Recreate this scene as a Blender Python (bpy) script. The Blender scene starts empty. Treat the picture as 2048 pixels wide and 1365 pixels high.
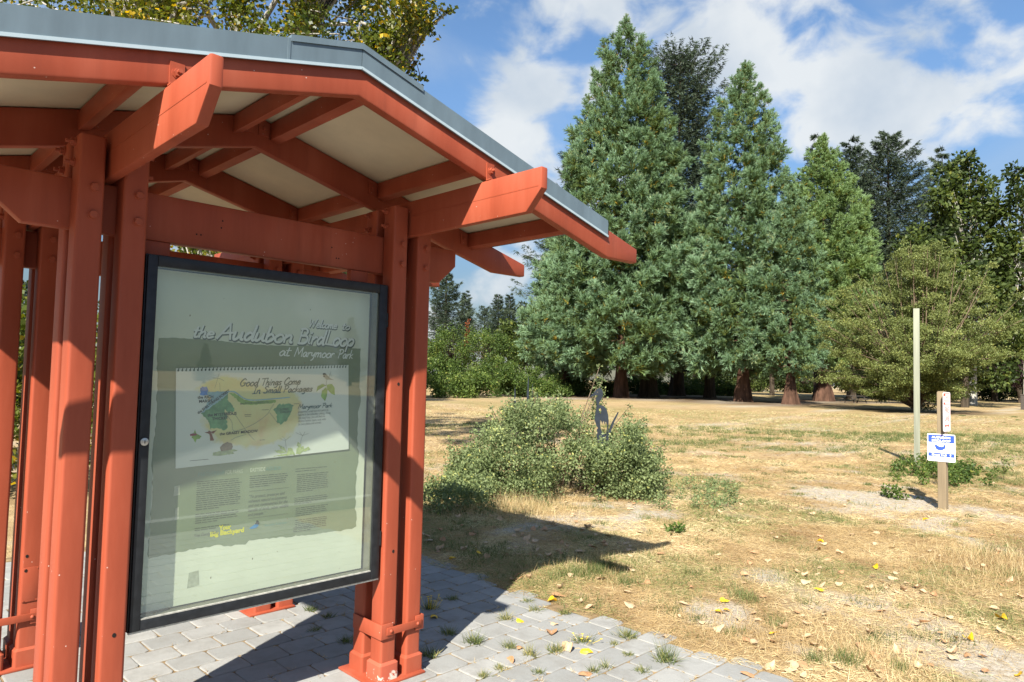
import bpy, bmesh, math, random
import numpy as np
from mathutils import Vector, Matrix

SC = bpy.context.scene
COL = SC.collection
R = math.radians

# ------------------------------------------------------------------ camera
CAM = np.array([-2.3016, -3.2647, 1.7054])
YAW, PITCH, ROLL, FPX = -0.7866, 0.054, 0.0226, 1392.5
cy_, sy_ = math.cos(YAW), math.sin(YAW)
FW = np.array([-sy_ * math.cos(PITCH), cy_ * math.cos(PITCH), math.sin(PITCH)])
RT0 = np.array([cy_, sy_, 0.0])
UP0 = np.cross(RT0, FW)
RT = RT0 * math.cos(ROLL) + UP0 * math.sin(ROLL)
UP = UP0 * math.cos(ROLL) - RT0 * math.sin(ROLL)
FH = np.array([-sy_, cy_, 0.0])                      # level viewing direction
cam_d = bpy.data.cameras.new("camera")
cam_d.sensor_width = 36.0
cam_d.lens = FPX / 2048.0 * 36.0
cam_d.clip_start = 0.05
cam_d.clip_end = 6000.0
cam = bpy.data.objects.new("camera", cam_d)
COL.objects.link(cam)
cam.matrix_world = Matrix(((RT[0], UP[0], -FW[0], CAM[0]), (RT[1], UP[1], -FW[1], CAM[1]),
                           (RT[2], UP[2], -FW[2], CAM[2]), (0, 0, 0, 1)))
SC.camera = cam

# ------------------------------------------------------------------ light
SUN_AZ, SUN_EL = R(27.3), R(39.8)                    # heading the light travels, height
SUN_TO = np.array([-math.cos(SUN_AZ) * math.cos(SUN_EL), -math.sin(SUN_AZ) * math.cos(SUN_EL), math.sin(SUN_EL)])
sun_d = bpy.data.lights.new("sun", 'SUN')
sun_d.energy = 5.0
sun_d.angle = R(0.53)
sun_d.color = (1.0, 0.94, 0.83)
sun = bpy.data.objects.new("sun", sun_d)
COL.objects.link(sun)
sun.rotation_euler = Vector((-SUN_TO[0], -SUN_TO[1], -SUN_TO[2])).to_track_quat('-Z', 'Y').to_euler()
sun.location = (-12, -9, 14)

SC.view_settings.view_transform = 'Standard'
SC.view_settings.look = 'None'
SC.view_settings.exposure = 1.32
SC.view_settings.gamma = 1.0

world = bpy.data.worlds.new("World")
SC.world = world
world.use_nodes = True
nt = world.node_tree
for n in list(nt.nodes):
    nt.nodes.remove(n)


def nd(t, kind, **kw):
    n = t.nodes.new(kind)
    for k, v in kw.items():
        if k.startswith("i_"):
            key = k[2:]
            n.inputs[int(key) if key.isdigit() else key].default_value = v
        else:
            setattr(n, k, v)
    return n


def math_n(t, op, a, b=None, clamp=False):
    n = t.nodes.new('ShaderNodeMath')
    n.operation = op
    n.use_clamp = clamp
    for i, v in enumerate((a, b)):
        if v is None:
            continue
        if isinstance(v, (int, float)):
            n.inputs[i].default_value = v
        else:
            t.links.new(v, n.inputs[i])
    return n.outputs[0]


def build_sky():
    L = nt.links.new
    tc = nd(nt, 'ShaderNodeTexCoord')
    sky = nd(nt, 'ShaderNodeTexSky')
    sky.sky_type = 'NISHITA'
    sky.sun_disc = False
    sky.sun_elevation = SUN_EL
    sky.sun_rotation = math.atan2(SUN_TO[0], SUN_TO[1])
    sky.air_density = 1.0
    sky.dust_density = 0.6
    sky.ozone_density = 2.0
    hs = nd(nt, 'ShaderNodeHueSaturation')
    hs.inputs['Saturation'].default_value = 1.12
    hs.inputs['Value'].default_value = 2.1
    L(sky.outputs[0], hs.inputs['Color'])
    d = tc.outputs['Generated']
    # cloud density: noise over directions plus the banks seen in the picture
    mp = nd(nt, 'ShaderNodeMapping')
    mp.inputs['Scale'].default_value = (9.0, 9.0, 15.0)
    L(d, mp.inputs[0])
    nz = nd(nt, 'ShaderNodeTexNoise')
    nz.inputs['Scale'].default_value = 1.0
    nz.inputs['Detail'].default_value = 9.0
    nz.inputs['Roughness'].default_value = 0.52
    nz.inputs['Distortion'].default_value = 0.35
    L(mp.outputs[0], nz.inputs['Vector'])
    total = math_n(nt, 'MULTIPLY', math_n(nt, 'SUBTRACT', nz.outputs[0], 0.53), 4.2)
    blobs = [((0.612, 0.646, 0.456), 500, .40), ((0.650, 0.60, 0.468), 560, .50), ((0.690, 0.550, 0.475), 560, .56), ((0.715, 0.515, 0.480), 900, .22),
             ((0.625, 0.675, 0.395), 900, .42), ((0.655, 0.650, 0.385), 700, .34), ((0.665, 0.655, 0.355), 900, .30), ((0.785, 0.453, 0.422), 900, .62),
             ((0.805, 0.422, 0.415), 900, .62), ((0.830, 0.390, 0.400), 1200, .45), ((0.765, 0.442, 0.469), 1200, .22),
             ((0.872, 0.335, 0.357), 1300, .62), ((0.885, 0.300, 0.358), 1200, .66), ((0.900, 0.262, 0.350), 1300, .64), ((0.912, 0.228, 0.338), 1500, .52),
             ((0.880, 0.335, 0.318), 1500, .55), ((0.925, 0.138, 0.352), 1800, .62), ((0.861, 0.267, 0.432), 500, .22),
             ((0.89, 0.173, 0.421), 300, .20), ((0.667, 0.733, 0.133), 160, .70), ((0.697, 0.649, 0.304), 900, .42), ((0.69, 0.67, 0.24), 500, .35),
             ((0.533, 0.723, 0.44), 1200, .25), ((-.2, -.9, .38), 20, .5), ((0.72, -0.65, 0.25), 40, .45)]
    for c, k, a in blobs:
        dp = nt.nodes.new('ShaderNodeVectorMath')
        dp.operation = 'DOT_PRODUCT'
        L(d, dp.inputs[0])
        v = Vector(c).normalized()
        dp.inputs[1].default_value = v
        e = math_n(nt, 'EXPONENT', math_n(nt, 'MULTIPLY', math_n(nt, 'SUBTRACT', dp.outputs['Value'], 1.0), float(k) * .55))
        total = math_n(nt, 'ADD', total, math_n(nt, 'MULTIPLY', e, a))
    mr = nd(nt, 'ShaderNodeMapRange', interpolation_type='SMOOTHSTEP')
    mr.inputs['From Min'].default_value = 0.18
    mr.inputs['From Max'].default_value = 1.0
    L(total, mr.inputs['Value'])
    # cloud colour: white tops, a little grey where thick
    nz2 = nd(nt, 'ShaderNodeTexNoise')
    nz2.inputs['Scale'].default_value = 7.0
    nz2.inputs['Detail'].default_value = 5.0
    L(d, nz2.inputs['Vector'])
    cr = nd(nt, 'ShaderNodeValToRGB')
    cr.color_ramp.elements[0].position = 0.36
    cr.color_ramp.elements[0].color = (6.5, 7.4, 8.4, 1)
    cr.color_ramp.elements[1].position = 0.62
    cr.color_ramp.elements[1].color = (9.4, 9.8, 10.0, 1)
    L(nz2.outputs[0], cr.inputs[0])
    mx = nd(nt, 'ShaderNodeMixRGB')
    L(math_n(nt, 'MULTIPLY', mr.outputs[0], 0.93), mx.inputs[0])
    # the clear sky: paler but not glaring towards the horizon, with a thin veil of high cloud
    sx = nd(nt, 'ShaderNodeSeparateXYZ'); L(d, sx.inputs[0])
    hz = nd(nt, 'ShaderNodeMapRange', interpolation_type='SMOOTHSTEP')
    hz.inputs['From Min'].default_value = 0.0; hz.inputs['From Max'].default_value = 0.42
    hz.inputs['To Min'].default_value = 0.30; hz.inputs['To Max'].default_value = 1.0
    L(sx.outputs['Z'], hz.inputs['Value'])
    dim = nd(nt, 'ShaderNodeVectorMath', operation='SCALE')
    L(hs.outputs[0], dim.inputs[0]); L(hz.outputs[0], dim.inputs['Scale'])
    vz = nd(nt, 'ShaderNodeTexNoise'); vz.inputs['Scale'].default_value = 3.2; vz.inputs['Detail'].default_value = 7.0; vz.inputs['Distortion'].default_value = .8
    L(d, vz.inputs['Vector'])
    vr = nd(nt, 'ShaderNodeMapRange', interpolation_type='SMOOTHSTEP')
    vr.inputs['From Min'].default_value = .42; vr.inputs['From Max'].default_value = .72; vr.inputs['To Max'].default_value = .42
    L(vz.outputs[0], vr.inputs['Value'])
    vm = nd(nt, 'ShaderNodeMixRGB'); vm.inputs[2].default_value = (7.0, 7.9, 8.8, 1)
    L(vr.outputs[0], vm.inputs[0]); L(dim.outputs[0], vm.inputs[1])
    L(vm.outputs[0], mx.inputs[1])
    L(cr.outputs[0], mx.inputs[2])
    bg = nd(nt, 'ShaderNodeBackground')
    bg.inputs['Strength'].default_value = 0.036
    L(mx.outputs[0], bg.inputs[0])
    out = nd(nt, 'ShaderNodeOutputWorld')
    L(bg.outputs[0], out.inputs[0])


build_sky()

# ------------------------------------------------------------------ helpers
WO = {}                                               # world origin of every built object


def at(px, depth, z=0.0):
    """a spot on the ground at this distance along the view and this sideways offset"""
    s = (px - 1024.0) / FPX * depth
    p = CAM + FH * depth + RT0 * s
    return np.array([p[0], p[1], z])


def tag(o, label=None, cat=None, group=None, kind=None):
    if label: o['label'] = label
    if cat: o['category'] = cat
    if group: o['group'] = group
    if kind: o['kind'] = kind
    return o


def place(o, parent, origin):
    origin = np.array(origin, float)
    WO[o.name] = origin
    if parent is not None:
        o.parent = parent
        o.location = origin - WO[parent.name]
    else:
        o.location = origin
    COL.objects.link(o)
    return o


def empty(name, loc, label, cat, group=None):
    o = bpy.data.objects.new(name, None)
    o.empty_display_size = 0.2
    place(o, None, loc)
    return tag(o, label, cat, group)


def np_mesh(name, V, F, mats=None, tint=None, tint2=None, smooth=False, sharp=40):
    """F: int array (n,3) or (n,4), or a list of such arrays"""
    if not isinstance(F, (list, tuple)):
        F = [F]
    F = [np.asarray(f, np.int32) for f in F if len(f)]
    m = bpy.data.meshes.new(name)
    V = np.asarray(V, np.float32)
    m.vertices.add(len(V))
    m.vertices.foreach_set('co', V.ravel())
    loops = np.concatenate([f.ravel() for f in F])
    cnt = np.concatenate([np.full(len(f), f.shape[1], np.int32) for f in F])
    st = np.concatenate([[0], np.cumsum(cnt)[:-1]]).astype(np.int32)
    m.loops.add(len(loops))
    m.loops.foreach_set('vertex_index', loops)
    m.polygons.add(len(cnt))
    m.polygons.foreach_set('loop_start', st)
    if tint is not None:
        a = m.attributes.new('tint', 'FLOAT', 'FACE')
        a.data.foreach_set('value', np.asarray(tint, np.float32))
    if smooth:
        m.polygons.foreach_set('use_smooth', np.ones(len(cnt), bool))
    m.update(calc_edges=True)
    m.validate()
    for x in (mats or []):
        m.materials.append(x)
    return m


class MB:
    def __init__(s):
        s.v, s.f = [], []

    def add(s, vs, fs):
        b = len(s.v)
        s.v += [tuple(map(float, p)) for p in vs]
        s.f += [tuple(i + b for i in f) for f in fs]
        return s

    def prism(s, poly, fn, a, b):
        """poly: 2D outline (ccw); fn(u,v,w) gives the 3D point; from w=a to w=b"""
        n = len(poly)
        s.add([fn(u, v, a) for u, v in poly] + [fn(u, v, b) for u, v in poly],
              [tuple(range(n))[::-1], tuple(range(n, 2 * n))] +
              [(i, (i + 1) % n, n + (i + 1) % n, n + i) for i in range(n)])
        return s

    def box(s, x0, x1, y0, y1, z0, z1, r=0.0, axis='z', seg=4):
        """box with its edges along the axis rounded by r"""
        if axis == 'z':
            u0, u1, v0, v1, a, b, fn = x0, x1, y0, y1, z0, z1, lambda u, v, w: (u, v, w)
        elif axis == 'y':
            u0, u1, v0, v1, a, b, fn = x0, x1, z0, z1, y0, y1, lambda u, v, w: (u, w, v)
        else:
            u0, u1, v0, v1, a, b, fn = y0, y1, z0, z1, x0, x1, lambda u, v, w: (w, u, v)
        s.prism(rrect(u0, u1, v0, v1, r, seg), fn, a, b)
        return s

    def tube(s, pts, rad, n=8, cap=True):
        pts = [np.array(p, float) for p in pts]
        rings = []
        for i, p in enumerate(pts):
            d = pts[min(i + 1, len(pts) - 1)] - pts[max(i - 1, 0)]
            d = d / (np.linalg.norm(d) + 1e-9)
            h = np.array([1.0, 0, 0]) if abs(d[2]) > .7 else np.array([0, 0, 1.0])
            a = np.cross(d, h); a /= np.linalg.norm(a)
            b = np.cross(d, a)
            r = rad[i] if hasattr(rad, '__len__') else rad
            rings.append([p + r * (math.cos(2 * math.pi * k / n) * a + math.sin(2 * math.pi * k / n) * b) for k in range(n)])
        fs = []
        for i in range(len(pts) - 1):
            for k in range(n):
                fs.append((i * n + k, i * n + (k + 1) % n, (i + 1) * n + (k + 1) % n, (i + 1) * n + k))
        if cap:
            fs.append(tuple(range(n))[::-1])
            fs.append(tuple((len(pts) - 1) * n + k for k in range(n)))
        s.add([q for r_ in rings for q in r_], fs)
        return s

    def mesh(s, name, mat, origin=(0, 0, 0), bevel=0.0, smooth=True, fixn=True):
        m = bpy.data.meshes.new(name)
        o = np.array(origin, float)
        m.from_pydata([tuple(np.array(p) - o) for p in s.v], [], s.f)
        if fixn or bevel:
            bm = bmesh.new(); bm.from_mesh(m)
            bmesh.ops.recalc_face_normals(bm, faces=bm.faces)
            if bevel:
                es = [e for e in bm.edges if len(e.link_faces) == 2 and e.calc_face_angle(0) > R(50)]
                bmesh.ops.bevel(bm, geom=es, offset=bevel, segments=2, affect='EDGES', profile=0.5, clamp_overlap=True)
            bm.to_mesh(m); bm.free()
        m.materials.append(mat)
        if smooth:
            m.polygons.foreach_set('use_smooth', np.ones(len(m.polygons), bool))
            m.set_sharp_from_angle(angle=R(35))
        m.update()
        return m

    def build(s, name, mat, parent=None, origin=None, **kw):
        V = np.array(s.v)
        if origin is None:
            origin = V.mean(0) if parent is not None else np.array([V[:, 0].mean(), V[:, 1].mean(), V[:, 2].min()])
        o = bpy.data.objects.new(name, s.mesh(name, mat, origin, **kw))
        return place(o, parent, origin)


def rrect(u0, u1, v0, v1, r=0.0, seg=4):
    if r <= 0:
        return [(u0, v0), (u1, v0), (u1, v1), (u0, v1)]
    out = []
    for cu, cv, a0 in ((u1 - r, v0 + r, -90), (u1 - r, v1 - r, 0), (u0 + r, v1 - r, 90), (u0 + r, v0 + r, 180)):
        for k in range(seg + 1):
            a = R(a0 + 90.0 * k / seg)
            out.append((cu + r * math.cos(a), cv + r * math.sin(a)))
    return out


def mesh_obj(name, mesh, parent, origin):
    return place(bpy.data.objects.new(name, mesh), parent, origin)


def copy_tree(o, parent=None, delta=(0, 0, 0)):
    c = o.copy()
    COL.objects.link(c)
    if parent is not None:
        c.parent = parent
        WO[c.name] = WO[parent.name] + np.array(c.location)
    else:
        c.location = np.array(o.location) + np.array(delta)
        WO[c.name] = np.array(c.location)
    for ch in [x for x in bpy.data.objects if x.parent == o]:
        copy_tree(ch, c)
    return c


# ------------------------------------------------------------------ materials
def mat_new(name):
    m = bpy.data.materials.new(name)
    m.use_nodes = True
    t = m.node_tree
    b = t.nodes['Principled BSDF']
    return m, t, b


def ramp(t, stops, src):
    cr = t.nodes.new('ShaderNodeValToRGB')
    e = cr.color_ramp.elements
    while len(e) < len(stops):
        e.new(0.5)
    for k, (p, c) in enumerate(stops):
        e[k].position = p
        e[k].color = (*c, 1)
    t.links.new(src, cr.inputs[0])
    return cr.outputs[0]


def noise(t, scale, detail=4, rough=.55, coord='Object', stretch=None, dist=0):
    tc = t.nodes.new('ShaderNodeTexCoord')
    src = tc.outputs[coord]
    if stretch:
        mp = t.nodes.new('ShaderNodeMapping')
        mp.inputs['Scale'].default_value = stretch
        t.links.new(src, mp.inputs[0]); src = mp.outputs[0]
    n = t.nodes.new('ShaderNodeTexNoise')
    n.inputs['Scale'].default_value = scale
    n.inputs['Detail'].default_value = detail
    n.inputs['Roughness'].default_value = rough
    n.inputs['Distortion'].default_value = dist
    t.links.new(src, n.inputs['Vector'])
    return n.outputs[0]


def bump(t, b, h, strength=.3, dist=.01):
    n = t.nodes.new('ShaderNodeBump')
    n.inputs['Strength'].default_value = strength
    n.inputs['Distance'].default_value = dist
    t.links.new(h, n.inputs['Height'])
    t.links.new(n.outputs[0], b.inputs['Normal'])


def mixc(t, f, a, b):
    n = t.nodes.new('ShaderNodeMixRGB')
    for i, v in enumerate((f, a, b)):
        if isinstance(v, (int, float)):
            n.inputs[i].default_value = v
        elif isinstance(v, tuple):
            n.inputs[i].default_value = (*v, 1)
        else:
            t.links.new(v, n.inputs[i])
    return n.outputs[0]


def plain(name, col, rough=.6, metal=0.0, var=.15, scale=6.0, spec=.4, bumps=0.0, stretch=None):
    m, t, b = mat_new(name)
    lo = tuple(c * (1 - var) for c in col); hi = tuple(min(1, c * (1 + var)) for c in col)
    n = noise(t, scale, 5, .6, stretch=stretch)
    t.links.new(ramp(t, [(.3, lo), (.7, hi)], n), b.inputs['Base Color'])
    b.inputs['Roughness'].default_value = rough
    b.inputs['Metallic'].default_value = metal
    b.inputs['Specular IOR Level'].default_value = spec
    if bumps:
        bump(t, b, noise(t, scale * 8, 4, stretch=stretch), bumps, .004)
    return m


def red_paint(name='red_painted_steel'):
    """oxide red paint: chalked in broad vertical streaks, small chips down to the primer"""
    m, t, b = mat_new(name)
    tc = 'Object'
    n1 = noise(t, 3.0, 5, .6, tc, (1.5, 1.5, .25))
    n2 = noise(t, 60.0, 3, .5, tc, (1, 1, .15))
    c = ramp(t, [(.25, (.215, .039, .017)), (.5, (.290, .058, .027)), (.78, (.370, .094, .052))], n1)
    c = mixc(t, math_n(t, 'MULTIPLY', n2, .22), c, (.38, .105, .060))
    n5 = noise(t, 11.0, 5, .7, tc, (1, 1, .08))
    c = mixc(t, ramp(t, [(.56, (0, 0, 0)), (.78, (.55, .55, .55))], n5), c, (.20, .048, .026))
    v = t.nodes.new('ShaderNodeTexVoronoi')
    v.inputs['Scale'].default_value = 34.0
    tcn = t.nodes.new('ShaderNodeTexCoord')
    t.links.new(tcn.outputs['Object'], v.inputs['Vector'])
    n3 = noise(t, 4.0, 2)
    chip = math_n(t, 'MULTIPLY', math_n(t, 'LESS_THAN', v.outputs['Distance'], .085), math_n(t, 'GREATER_THAN', n3, .60))
    c = mixc(t, math_n(t, 'MULTIPLY', chip, .75), c, (.62, .50, .44))
    t.links.new(c, b.inputs['Base Color'])
    t.links.new(math_n(t, 'ADD', math_n(t, 'MULTIPLY', n1, .25), .42), b.inputs['Roughness'])
    b.inputs['Specular IOR Level'].default_value = .25
    bump(t, b, noise(t, 9.0, 3), .06, .004)
    return m


def foliage(name, stops, trans=.35, rough=.55, spec=.25):
    """leaf colours picked by the per-leaf value; thin leaves let some light through"""
    m, t, b = mat_new(name)
    a = t.nodes.new('ShaderNodeAttribute')
    a.attribute_name = 'tint'
    col = ramp(t, stops, a.outputs['Fac'])
    t.links.new(col, b.inputs['Base Color'])
    b.inputs['Roughness'].default_value = rough
    b.inputs['Specular IOR Level'].default_value = spec
    tr = t.nodes.new('ShaderNodeBsdfTranslucent')
    hs = t.nodes.new('ShaderNodeHueSaturation')
    hs.inputs['Saturation'].default_value = 1.15
    hs.inputs['Value'].default_value = 1.3
    t.links.new(col, hs.inputs['Color'])
    t.links.new(hs.outputs[0], tr.inputs[0])
    mx = t.nodes.new('ShaderNodeMixShader')
    mx.inputs[0].default_value = trans
    t.links.new(b.outputs[0], mx.inputs[1]); t.links.new(tr.outputs[0], mx.inputs[2])
    t.links.new(mx.outputs[0], t.nodes['Material Output'].inputs[0])
    return m


def bark(name, a, c, scale=3.0, stretch=(1, 1, .15)):
    m, t, b = mat_new(name)
    n = noise(t, scale, 6, .65, stretch=stretch)
    t.links.new(ramp(t, [(.35, a), (.68, c)], n), b.inputs['Base Color'])
    b.inputs['Roughness'].default_value = .95
    b.inputs['Specular IOR Level'].default_value = .1
    bump(t, b, noise(t, scale * 2, 6, .7, stretch=stretch), .9, .06)
    return m


M = {}
M['red'] = red_paint()
M['roof'] = plain('grey_blue_roof_metal', (.108, .148, .174), .42, 0.0, .17, 7.0, .5, .04, stretch=(1, 1, .25))
M['roof_lip'] = plain('pale_flashing_edge', (.34, .42, .46), .35, 0.0, .08, 8)
M['ceiling'] = plain('off_white_soffit_sheet', (.57, .485, .335), .7, 0, .15, 1.6)
M['black'] = plain('black_painted_frame', (.013, .0145, .017), .42, .0, .4, 25, .35, .08)
M['bolt'] = plain('rusted_red_bolt', (.27, .065, .038), .6, 0, .4, 40)
M['steel'] = plain('bright_lock_steel', (.5, .48, .44), .3, .9, .1, 40)
M['wood'] = plain('weathered_grey_green_timber', (.235, .245, .19), .85, 0, .22, 9, .2, .3, (1, 1, .06))
M['wood_brown'] = plain('weathered_brown_timber', (.235, .185, .12), .85, 0, .28, 9, .2, .3, (1, 1, .06))
M['white_sign'] = plain('white_sign_sheet', (.80, .81, .82), .4, 0, .03, 9)
M['blue_sign'] = plain('blue_sign_ink', (.035, .085, .50), .4, 0, .05, 9)
M['red_sign'] = plain('faded_red_sign_ink', (.60, .085, .055), .5, 0, .2, 30)
M['dark_steel'] = plain('dark_grey_cut_steel', (.024, .030, .039), .8, 0, .2, 12, .12)
M['seq_bark'] = bark('sequoia_bark', (.040, .023, .016), (.130, .072, .050))
M['dark_bark'] = bark('dark_bark', (.030, .024, .018), (.105, .082, .06))
M['pale_bark'] = bark('pale_grey_bark', (.20, .19, .165), (.52, .50, .45), 5, (1, 1, .5))
M['twig'] = bark('thin_twig_bark', (.10, .07, .045), (.22, .17, .12), 8)
# foliage (0..1 picks along the ramp)
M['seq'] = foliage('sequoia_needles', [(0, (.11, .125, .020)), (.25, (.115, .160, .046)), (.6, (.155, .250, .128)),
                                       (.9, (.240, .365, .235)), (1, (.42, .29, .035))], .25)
M['seq_warm'] = foliage('yellow_green_sequoia_needles', [(0, (.12, .14, .020)), (.3, (.14, .20, .050)), (.7, (.20, .30, .12)),
                                       (.93, (.26, .38, .19)), (1, (.42, .30, .04))], .25)
M['fir'] = foliage('dark_fir_needles', [(0, (.018, .028, .016)), (.5, (.036, .056, .032)), (1, (.085, .115, .070))], .12)
M['maple'] = foliage('broad_green_leaves', [(0, (.020, .034, .010)), (.5, (.040, .062, .014)), (.9, (.085, .115, .026)), (1, (.16, .17, .03))], .28)
M['cotton'] = foliage('yellowing_green_leaves', [(0, (.040, .062, .010)), (.5, (.085, .110, .016)), (.84, (.18, .17, .022)), (1, (.62, .40, .02))], .40, .4, .4)
M['haw'] = foliage('fine_olive_leaves', [(0, (.070, .088, .024)), (.5, (.135, .165, .050)), (.92, (.22, .25, .085)), (1, (.27, .27, .06))], .3)
M['purple'] = foliage('purple_leaves', [(0, (.018, .010, .012)), (1, (.055, .030, .032))], .2)
M['bramble'] = foliage('bramble_leaves', [(0, (.030, .055, .012)), (.5, (.066, .108, .022)), (.9, (.13, .185, .042)), (1, (.24, .26, .06))], .3)
M['rose'] = foliage('grey_green_rose_leaves', [(0, (.075, .105, .040)), (.5, (.150, .195, .080)), (.88, (.25, .30, .14)), (1, (.42, .42, .12))], .3)
M['rust'] = foliage('rust_red_leaves', [(0, (.16, .035, .012)), (1, (.34, .09, .03))], .3)
M['grass_g'] = foliage('green_weed_blades', [(0, (.050, .075, .020)), (.6, (.115, .150, .048)), (.85, (.19, .21, .08)), (1, (.36, .31, .13))], .3)
M['grass_d'] = foliage('dry_straw_blades', [(0, (.21, .130, .060)), (.4, (.37, .260, .125)), (.8, (.52, .405, .215)), (.97, (.64, .54, .32)), (1, (.22, .25, .09))], .25)
M['flower'] = plain('yellow_petals', (.75, .52, .01), .5, 0, .1, 30)
M['leaf_pale'] = plain('pale_dry_leaf', (.45, .315, .19), .6, 0, .22, 22)
M['leaf_tan'] = plain('tan_dry_leaf', (.36, .20, .10), .6, 0, .28, 22)
M['leaf_yellow'] = plain('yellow_fallen_leaf', (.70, .42, .015), .5, 0, .2, 22)
M['mulch'] = None
# ------------------------------------------------------------------ ground
def vnoise(x, y, seed=0):
    """smooth value noise on a unit lattice, -1..1"""
    xi = np.floor(x).astype(np.int64); yi = np.floor(y).astype(np.int64)
    fx = x - xi; fy = y - yi
    fx = fx * fx * (3 - 2 * fx); fy = fy * fy * (3 - 2 * fy)

    def h(a, b):
        n = (a * 374761393 + b * 668265263 + seed * 1442695041) & 0x7fffffff
        n = ((n ^ (n >> 13)) * 1274126177) & 0x7fffffff
        return ((n ^ (n >> 16)) & 0xffff) / 32767.5 - 1
    return (h(xi, yi) * (1 - fx) + h(xi + 1, yi) * fx) * (1 - fy) + (h(xi, yi + 1) * (1 - fx) + h(xi + 1, yi + 1) * fx) * fy


def fbm(x, y, seed=0, o=4):
    s = 0; a = .5
    for k in range(o):
        s = s + a * vnoise(x * 2 ** k, y * 2 ** k, seed + k); a *= .5
    return s


PAV_X1 = 1.83                                          # right edge of the paving


def sstep(a, b, x):
    t = np.clip((x - a) / (b - a), 0, 1)
    return t * t * (3 - 2 * t)


def bare(x, y):
    """cover of bare pale earth, 0..1"""
    b = .50 * fbm(x * .55, y * .55, 11) + .62 * fbm(x * 2.2, y * 2.2, 5) - .15
    for (px, d, r, a) in ((1760, 10.4, 1.0, .55), (1690, 10.9, .8, .4), (1840, 8.7, .6, .4), (1960, 7.6, .7, .25), (1250, 8.6, 1.2, .22),
                          (1150, 8.3, .9, .25), (2010, 4.5, .5, .35), (1440, 5.3, .35, .45), (1480, 5.15, .25, .4), (1620, 9.3, .6, .3),
                          (1900, 12.5, 1.6, .2), (1560, 6.4, .4, .3), (1700, 5.6, .4, .25), (860, 12.5, 1.2, .25)):
        c = at(px, d)
        b = b + a * np.exp(-((x - c[0]) ** 2 + (y - c[1]) ** 2) / (r * r))
    return sstep(-.10, .42, b)


def green(x, y):
    """cover of surviving green grass"""
    g = .62 * fbm(x * .35 + 7, y * .35, 31) + .75 * fbm(x * 1.3, y * 1.3, 47) - .04
    for (px, d, r, a) in ((1830, 15.0, 1.6, .45), (1990, 12.0, 1.5, .35), (1550, 30, 9, .25), (1300, 12.5, 2.0, .35), (1400, 10.2, 1.2, .3),
                          (960, 9.2, 1.3, .5), (880, 9.0, 1.2, .5), (1150, 6.6, .6, .4), (1930, 24, 6, .3), (900, 13, 2.2, .3)):
        c = at(px, d)
        g = g + a * np.exp(-((x - c[0]) ** 2 + (y - c[1]) ** 2) / (r * r))
    dd = (x - CAM[0]) * FH[0] + (y - CAM[1]) * FH[1]
    g = g + .28 * sstep(14, 30, dd)
    return sstep(.0, .45, g)


def duff_shade(x, y):
    """dark needle brown painted in for the shade band under the big trees"""
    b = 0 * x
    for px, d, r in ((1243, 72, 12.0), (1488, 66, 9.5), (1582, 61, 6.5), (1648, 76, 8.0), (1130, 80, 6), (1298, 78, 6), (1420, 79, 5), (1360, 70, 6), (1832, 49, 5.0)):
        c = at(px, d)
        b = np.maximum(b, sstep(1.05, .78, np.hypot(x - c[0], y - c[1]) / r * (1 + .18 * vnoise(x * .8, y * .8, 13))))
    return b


def ground_z(x, y):
    inside = (sstep(PAV_X1 - .12, PAV_X1 - .40, x)) * sstep(4.6, 4.4, y) * sstep(-5.2, -5.0, y) * sstep(-4.2, -4.0, x)
    inside = np.maximum(inside, sstep(31, 30.5, x) * sstep(-4.45, -4.6, y) * sstep(-61, -60.5, x) * sstep(-61, -60.5, y))
    z = .018 * fbm(x * 1.3, y * 1.3, 3) + .010 * fbm(x * 6, y * 6, 9, 3) + .008
    z = z * (.3 + .7 * sstep(PAV_X1 - .1, PAV_X1 + .35, x)) + .006 * sstep(PAV_X1 - .1, PAV_X1 + .25, x) - .006
    far = np.hypot(x - 2, y - 1)
    z = z + .10 * fbm(x * .16, y * .16, 77, 3) * sstep(6, 16, far) 
    return z * (1 - inside) - .055 * inside


def axis_coords(lo, hi, step, big):
    a = list(np.arange(lo, hi + 1e-6, step))
    s = step
    x = hi
    while x < big:
        s *= 1.17; x += s; a.append(x)
    s = step; x = lo
    while x > -big:
        s *= 1.17; x -= s; a.insert(0, x)
    return np.array(a)


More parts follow.
